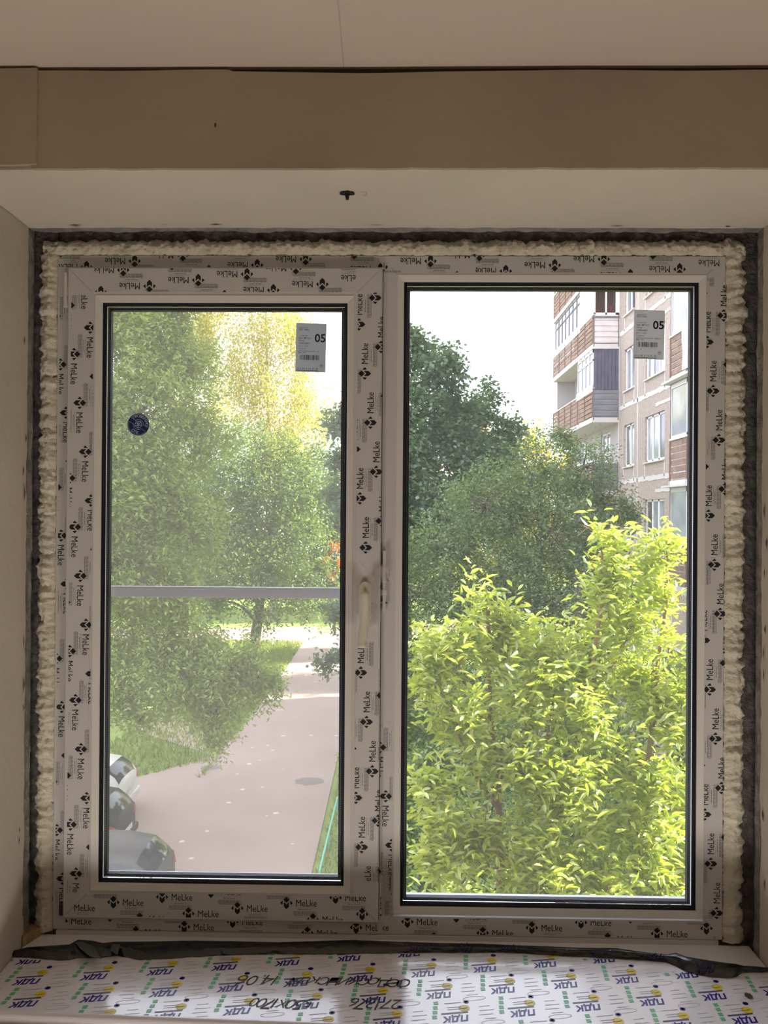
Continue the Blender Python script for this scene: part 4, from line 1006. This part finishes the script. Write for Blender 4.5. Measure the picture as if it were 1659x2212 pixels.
def tree(name, label, cat, base, blobs, ntw, per, tl, L0, W0, lm, droop=.6, bark=None, r0=.14, seed=1, group=None, shell=.45, twigs=120, lean=None):
    rg = np.random.default_rng(seed); root = empty(name, base, label, cat, group)
    P, ax, nr, L, Wd, PT, DT = spray(blobs, ntw, per, tl, L0, W0, droop, rg, shell)
    ok = P[:,2] > GZ+.05
    V, F = leaf_quads(P[ok], ax[ok], nr[ok], L[ok], Wd[ok]); o = fast_mesh('foliage', V, F, lm, root); o['kind'] = 'stuff'
    base = np.array(base, float); B = np.array(blobs); top = B[np.argmax(B[:,2])]; bk = bark or BARK
    tp = np.array([B[:,0].mean(), B[:,1].mean(), top[2]+top[5]*.2])
    if lean is not None: tp = np.array(lean, float)
    pts = [base+(tp-base)*t+np.array([.25*nz(t*3, seed), .2*nz(t*3, seed+5), 0])*math.sin(math.pi*t) for t in np.linspace(0, 1, 9)]
    pts[0] = base
    MB().tube(pts, [r0*(1-.85*t) for t in np.linspace(0, 1, 9)], 9).build('trunk', bk, root, smooth=True)
    mb = MB(); tr = np.array(pts)
    for b in B:
        i = int(np.clip(np.argmin(np.abs(tr[:,2]-(b[2]-.6*max(b[3],b[5])))), 1, 7)); s0 = tr[i]; e = b[:3]
        q = [s0+(e-s0)*t+np.array([0,0,.18*np.linalg.norm(e-s0)*math.sin(math.pi*t)]) for t in np.linspace(0, 1, 6)]; rr = max(.012, r0*.38*(1-i/9))
        mb.tube(q, [rr*(1-.75*t) for t in np.linspace(0, 1, 6)], 6)
    for k in rg.choice(len(PT), min(twigs, len(PT)), replace=False):
        b = B[np.argmin(((B[:,:3]-PT[k])**2).sum(1))]; q = [b[:3]+(PT[k]-b[:3])*t+np.array([0,0,.06*math.sin(math.pi*t)]) for t in (0,.35,.7,1.)]
        mb.tube(q+[PT[k]+DT[k]*tl*.4], [r0*.10+.004, r0*.07+.004, r0*.04+.003, .004, .002], 4, cap=False)
    mb.build('branches', bk, root)
    return root
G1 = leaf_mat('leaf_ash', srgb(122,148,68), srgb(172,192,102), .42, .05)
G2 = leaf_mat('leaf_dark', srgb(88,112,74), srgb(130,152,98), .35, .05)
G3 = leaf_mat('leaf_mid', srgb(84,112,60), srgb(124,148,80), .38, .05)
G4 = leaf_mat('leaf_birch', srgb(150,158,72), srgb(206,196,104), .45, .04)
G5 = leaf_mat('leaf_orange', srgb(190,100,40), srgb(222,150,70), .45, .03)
G6 = leaf_mat('leaf_maple', srgb(78,108,88), srgb(120,146,106), .35, .05)
rb = lambda x, y: (x, y, GZ)

# box elder leaning over the lawn on the left
bl = [blob(q[0],q[1],q[2]+3.,q[3]) for q in ((270,740,14.5,115),(390,770,15.5,95),(300,900,14,130),(430,930,15.5,80),(240,1060,13.5,110),(350,1090,14.5,120),(440,1150,15.5,70),(260,1230,14,100),(360,1290,14.5,90),(300,1390,14,85),(420,1420,14.2,85),(505,1450,14.4,70),(560,1468,14.6,46),(265,1490,13.8,60),(380,1490,14,70),(470,1545,14.1,48),(455,1600,14.1,24),(300,1560,13.8,22),(130,900,14,170),(110,1200,14,170),(180,650,15,130),(330,620,15,120))]
tree('box_elder_tree', 'large light green box elder with branches drooping over the lawn and path', 'tree', rb(-9.4,23.2), bl, 9500, 13, .66, .135, .050, G1, .7, seed=11, r0=.2, shell=.2, twigs=260, lean=at(180,760,18))
# ash with a dark leaning trunk farther along the road
bl = [blob(*q) for q in ((545,1000,38,95),(470,1080,39,110),(610,1060,38,95),(660,1000,40,60),(520,1180,38,110),(640,1170,39,90),(560,1270,38,85),(660,1270,40,75),(430,1230,40,90),(470,1300,38,50))]
tree('roadside_tree', 'broad green tree with a dark leaning trunk beside the road', 'tree', rb(*on(540,1442,GZ)[:2]), bl, 3000, 12, 1.2, .22, .10, G3, .5, seed=12, r0=.32, shell=.3, lean=at(600,1050,38))
bl = [blob(*q) for q in ((330,1130,52,110),(260,1230,52,110),(420,1230,52,90),(340,1290,52,60))]
tree('roadside_tree', 'green tree standing behind the drooping box elder', 'tree', rb(*at(340,1330,52)[:2]), bl, 1500, 12, 1.2, .24, .10, G3, .5, seed=22, r0=.3, shell=.3)
# birches beyond the bend, in the sun
bl = [blob(*q) for q in ((600,690,56,60,None,90),(480,680,56,50,None,80),(430,720,56,40,None,70),(545,740,56,50,None,90),(640,760,57,45,None,80),(570,850,56,70,None,80),(650,870,58,60,None,70),(500,800,57,50,None,90),(600,960,57,80,None,70),(700,910,60,30,None,45))]
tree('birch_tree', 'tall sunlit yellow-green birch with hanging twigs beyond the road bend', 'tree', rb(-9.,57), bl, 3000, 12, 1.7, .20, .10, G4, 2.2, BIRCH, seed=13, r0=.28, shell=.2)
bl = [blob(*q) for q in ((430,700,85,50,None,80),(400,800,85,50,None,80),(460,880,85,60,None,80),(380,900,85,50,None,70))]
tree('birch_tree', 'sunlit birch rising behind the crown of the box elder', 'tree', rb(-22.,85), bl, 1700, 12, 1.7, .22, .10, G4, 2.0, BIRCH, seed=14, r0=.28, shell=.2)
# row closing the view beyond the bend
for i, (px_, top, lab) in enumerate(((300,900,'bushy tree at the far lawn under the birches'),(480,900,'bushy tree behind the roadside tree trunk'),(640,930,'round bushy tree where the road bends away'),(750,960,'tall bushy tree beyond the road bend behind the mullion'),(880,960,'sunlit bushy tree behind the dark maple'),(1030,910,'sunlit yellow-green tree between the maple and the apartment block'),(1140,900,'sunlit loose tree touching the end of the apartment block balconies'),(150,950,'bushy tree far along the side road'))):
    Y = (64,78,92)[i % 3]; bl = [blob(px_+dx, top+dy+r_, Y, r_) for (dx,dy,r_) in ((0,0,70),(-60,80,70),(60,70,70),(0,150,80),(-70,210,70),(70,210,70),(0,280,70))]
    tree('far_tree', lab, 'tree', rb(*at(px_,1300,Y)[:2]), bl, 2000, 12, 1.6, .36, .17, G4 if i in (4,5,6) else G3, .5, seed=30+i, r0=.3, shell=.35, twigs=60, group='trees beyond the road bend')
bl = [blob(*q) for q in ((728,1180,50,9),(708,1208,50,8),(738,1215,50,9),(720,1240,50,7),(742,1190,50,7))]
tree('orange_bush', 'small orange-leaved rowan by the road bend', 'shrub', rb(*at(724,1330,50)[:2]), bl, 60, 8, .7, .16, .08, G5, .4, seed=41, r0=.08, shell=.1, twigs=20)
for (yy, lab, sd_) in ((41.,'tree close behind the far end of the apartment block',60),(48.4,'tree farther off behind the far end of the apartment block',61)):  # out of sight, added to cast shade on the far road
    bl = [(13.,yy,z,3.,2.2,2.2) for z in (-2,1,4,7)]
    tree('far_tree', lab, 'tree', rb(13.,yy), bl, 2600, 12, 1.0, .30, .15, G3, .5, seed=sd_, r0=.3, shell=.3, twigs=30)
# dark maple on the far side of the mullion
bl = [blob(*q) for q in ((925,820,26,75),(885,930,25.5,80),(990,900,26.5,62),(960,1000,26,85),(870,1060,25,90),(800,950,25.5,70),(735,900,26,38),(730,1000,26,34),(1040,990,27,60),(780,1080,25.5,60),(890,760,26,38),(715,1080,26,28),(900,1160,25,90),(990,1100,26,80),(770,1420,25,36),(715,1425,25,24),(1050,880,28,40),(1100,960,28,50),(740,1330,26,30),(820,1330,25,60))]
tree('maple_tree', 'tall dark bluish green maple standing behind the mullion', 'tree', rb(.3,26), bl, 4200, 12, .8, .17, .13, G6, .5, seed=15, r0=.26, shell=.25, twigs=200)
# leafy tree before the apartment block
bl = [blob(*q) for q in ((1150,1030,19,95),(1260,1010,19.5,70),(1310,1090,19.5,70),(1350,1110,20,35),(1050,1090,18.5,100),(1180,1150,18.5,120),(1280,1190,19,90),(960,1190,18,100),(1080,1240,18,110),(900,1290,17.5,90),(1000,1340,17.5,100),(1190,1300,18,110),(1320,1300,19,80),(1230,960,20,40),(890,1420,17,80),(1000,1480,17,90),(1150,1450,17.5,100),(1290,1430,18,90))]
tree('apple_tree', 'dense dark green tree in front of the apartment block balconies', 'tree', rb(3.2,18.8), bl, 6500, 13, .55, .095, .042, G2, .5, seed=16, r0=.22, shell=.25, twigs=260, lean=at(1170,1080,18.8))
# undergrowth down the slope under the window
bl = [blob(*q) for q in ((900,1520,12,90),(1010,1620,12,110),(890,1680,11.5,100),(1150,1600,12.5,120),(1300,1600,12.5,120),(1440,1500,13,100),(1480,1650,12.5,100),(900,1850,11,110),(1050,1800,11,120),(1250,1800,11.5,130),(1420,1820,11.5,120),(1000,1960,10.5,110),(1200,1970,10.5,120),(1400,1980,10.5,120))]
tree('undergrowth_bush', 'dark green thicket growing below and behind the bright sunlit tree', 'shrub', rb(1.8,11.6), bl, 4200, 12, .5, .095, .04, G3, .4, seed=17, r0=.12, shell=.2, twigs=160)
bl = [blob(*q) for q in ((748,1820,16,16),(750,1760,18,14),(752,1700,20,14),(752,1640,22,14),(800,1750,17,46))]
tree('verge_bush', 'low weedy bush on the verge behind the green fence', 'shrub', rb(*on(790,1850,GZ)[:2]), bl, 420, 10, .35, .10, .04, G1, .3, seed=18, r0=.05, shell=.1, twigs=20)

# the bright young ash right outside the fixed pane, its largest leaves one by one
def bright_tree():
    rg = np.random.default_rng(51); base = np.array([1.05, 5.7, GZ])
    root = empty('sunlit_ash_tree', base, 'bright yellow-green sunlit young ash right outside the fixed pane', 'tree')
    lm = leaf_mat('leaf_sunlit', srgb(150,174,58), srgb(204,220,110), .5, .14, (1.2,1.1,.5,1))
    bl = [blob(*q) for q in ((1050,1290,5.4,38,None,60),(1060,1380,5.4,75),(985,1440,5.2,70),(1300,1160,5.6,36,None,52),(1300,1260,5.6,62),(1440,1190,5.7,44,None,52),(1440,1290,5.7,70),(1370,1350,5.6,85),(1160,1400,5.5,72),(1240,1420,5.6,80),(1120,1500,5.3,90),(1000,1560,5.1,75),(1250,1540,5.4,100),(1400,1480,5.6,90),(1470,1560,5.5,80),(930,1500,5.2,45),(1100,1640,5.2,95),(1330,1660,5.3,100),(1460,1720,5.4,80),(950,1720,5.0,70),(1200,1730,5.1,90),(1040,1790,5.0,85),(1380,1820,5.2,95),(940,1860,4.9,70),(1150,1870,5.0,90),(1280,1900,5.0,80),(1450,1900,5.2,80),(1560,1500,5.6,90),(1560,1750,5.5,100),(1050,2000,5.0,110),(1250,2040,5.0,120),(1430,2030,5.1,110))]
    P, ax, nr, L, Wd, PT, DT = spray(bl, 2500, 9, .30, .086, .026, -.25, rg, .2)
    # stems and boughs
    mb = MB(); B = np.array(bl)
    def wig(a, b, r1, r2, n=7, h=.06):
        a = np.array(a); b = np.array(b); q = [a+(b-a)*t+np.array([.05*nz(t*4, a[0]*9), .05*nz(t*4, b[0]*7), h*math.sin(math.pi*t)]) for t in np.linspace(0, 1, n)]
        mb.tube(q, np.linspace(r1, r2, n), 7, cap=False); return q
    mains = []
    for (pts, r1) in ((((1085,2000,5.1),(1078,1800,5.15),(1075,1680,5.2),(1060,1560,5.25),(1055,1400,5.35),(1050,1270,5.4)), .030),
                      (((1120,2050,5.1),(1180,1850,5.2),(1230,1680,5.3),(1270,1500,5.45),(1300,1300,5.55),(1300,1140,5.6)), .032),
                      (((1330,2060,5.1),(1380,1850,5.3),(1400,1650,5.4),(1420,1450,5.6),(1440,1300,5.65),(1442,1160,5.7)), .030),
                      (((1085,1760,5.15),(1030,1680,5.15),(980,1560,5.2),(965,1450,5.2)), .014), (((1075,1690,5.2),(1140,1600,5.3),(1160,1480,5.4),(1165,1370,5.5)), .014),
                      (((1230,1680,5.3),(1180,1600,5.4),(1200,1480,5.5),(1235,1380,5.55)), .014), (((1390,1750,5.35),(1450,1680,5.4),(1480,1560,5.5)), .014), (((1270,1500,5.45),(1340,1420,5.55),(1380,1300,5.6)), .012), (((1180,1850,5.2),(1050,1880,5.1),(950,1830,5.0)), .012)):
        W_ = [at(*q) for q in pts]; mb.tube(W_, np.linspace(r1, r1*.25, len(W_)), 8, cap=False); mains += W_
    for q in ((1085,2000,5.1),(1120,2050,5.1),(1330,2060,5.1)): e = at(*q); mb.tube([base+np.array([.1*(q[0]-1150)/200,0,0]), (base+e)/2+np.array([.05,0,.2]), e], [.06,.045,.032], 9)
    mains = np.array(mains)
    for b in B:
        k = np.argmin(((mains-b[:3]-np.array([0,0,-.15]))**2).sum(1)); wig(mains[k], b[:3], .008, .004)
    for k in rg.choice(len(PT), 520, replace=False):
        b = B[np.argmin(((B[:,:3]-PT[k])**2).sum(1))]; wig(b[:3]+rg.normal(scale=.06, size=3), PT[k]+DT[k]*.12, .0035, .0012, 4, .02)
    mb.build('branches', BARKL, root, smooth=True)
    # largest leaves: nearest to the lens and broadside on
    cp = np.array([0,0,EYE]); vw = unit(cp-P); area = L*Wd*np.abs((nr*vw).sum(1))/((P-cp)**2).sum(1)
    dep = ((P-cp)**2).sum(1); q = P-cp; u_ = q[:,0]/q[:,1]; v_ = q[:,2]/q[:,1]
    vis = (u_ > .012) & (u_ < .365) & (v_ > -.48) & (v_ < .05)
    score = np.where(vis, area, 0); big = np.argsort(-score)[:300]; rest = np.ones(len(P), bool); rest[big] = False
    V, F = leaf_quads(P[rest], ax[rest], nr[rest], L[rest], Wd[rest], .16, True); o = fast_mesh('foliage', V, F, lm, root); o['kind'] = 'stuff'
    one = np.array([[0,0,0.]]); V, F = leaf_quads(one, np.array([[1.,0,0]]), np.array([[0,0,1.]]), np.array([1.]), np.array([.30]), .16, True)
    me = bpy.data.meshes.new('leaf'); me.from_pydata(V.tolist(), [], F.tolist()); me.materials.append(lm)
    for i in big:
        a = ax[i]; s = unit(np.cross(a, nr[i])); n_ = np.cross(s, a); o = bpy.data.objects.new('leaf', me); COL.objects.link(o); o.parent = root
        k = L[i]; Mx = Matrix(((a[0]*k,-s[0]*k,n_[0]*k,P[i,0]-base[0]),(a[1]*k,-s[1]*k,n_[1]*k,P[i,1]-base[1]),(a[2]*k,-s[2]*k,n_[2]*k,P[i,2]-base[2]),(0,0,0,1)))
        o.matrix_local = Mx
bright_tree()
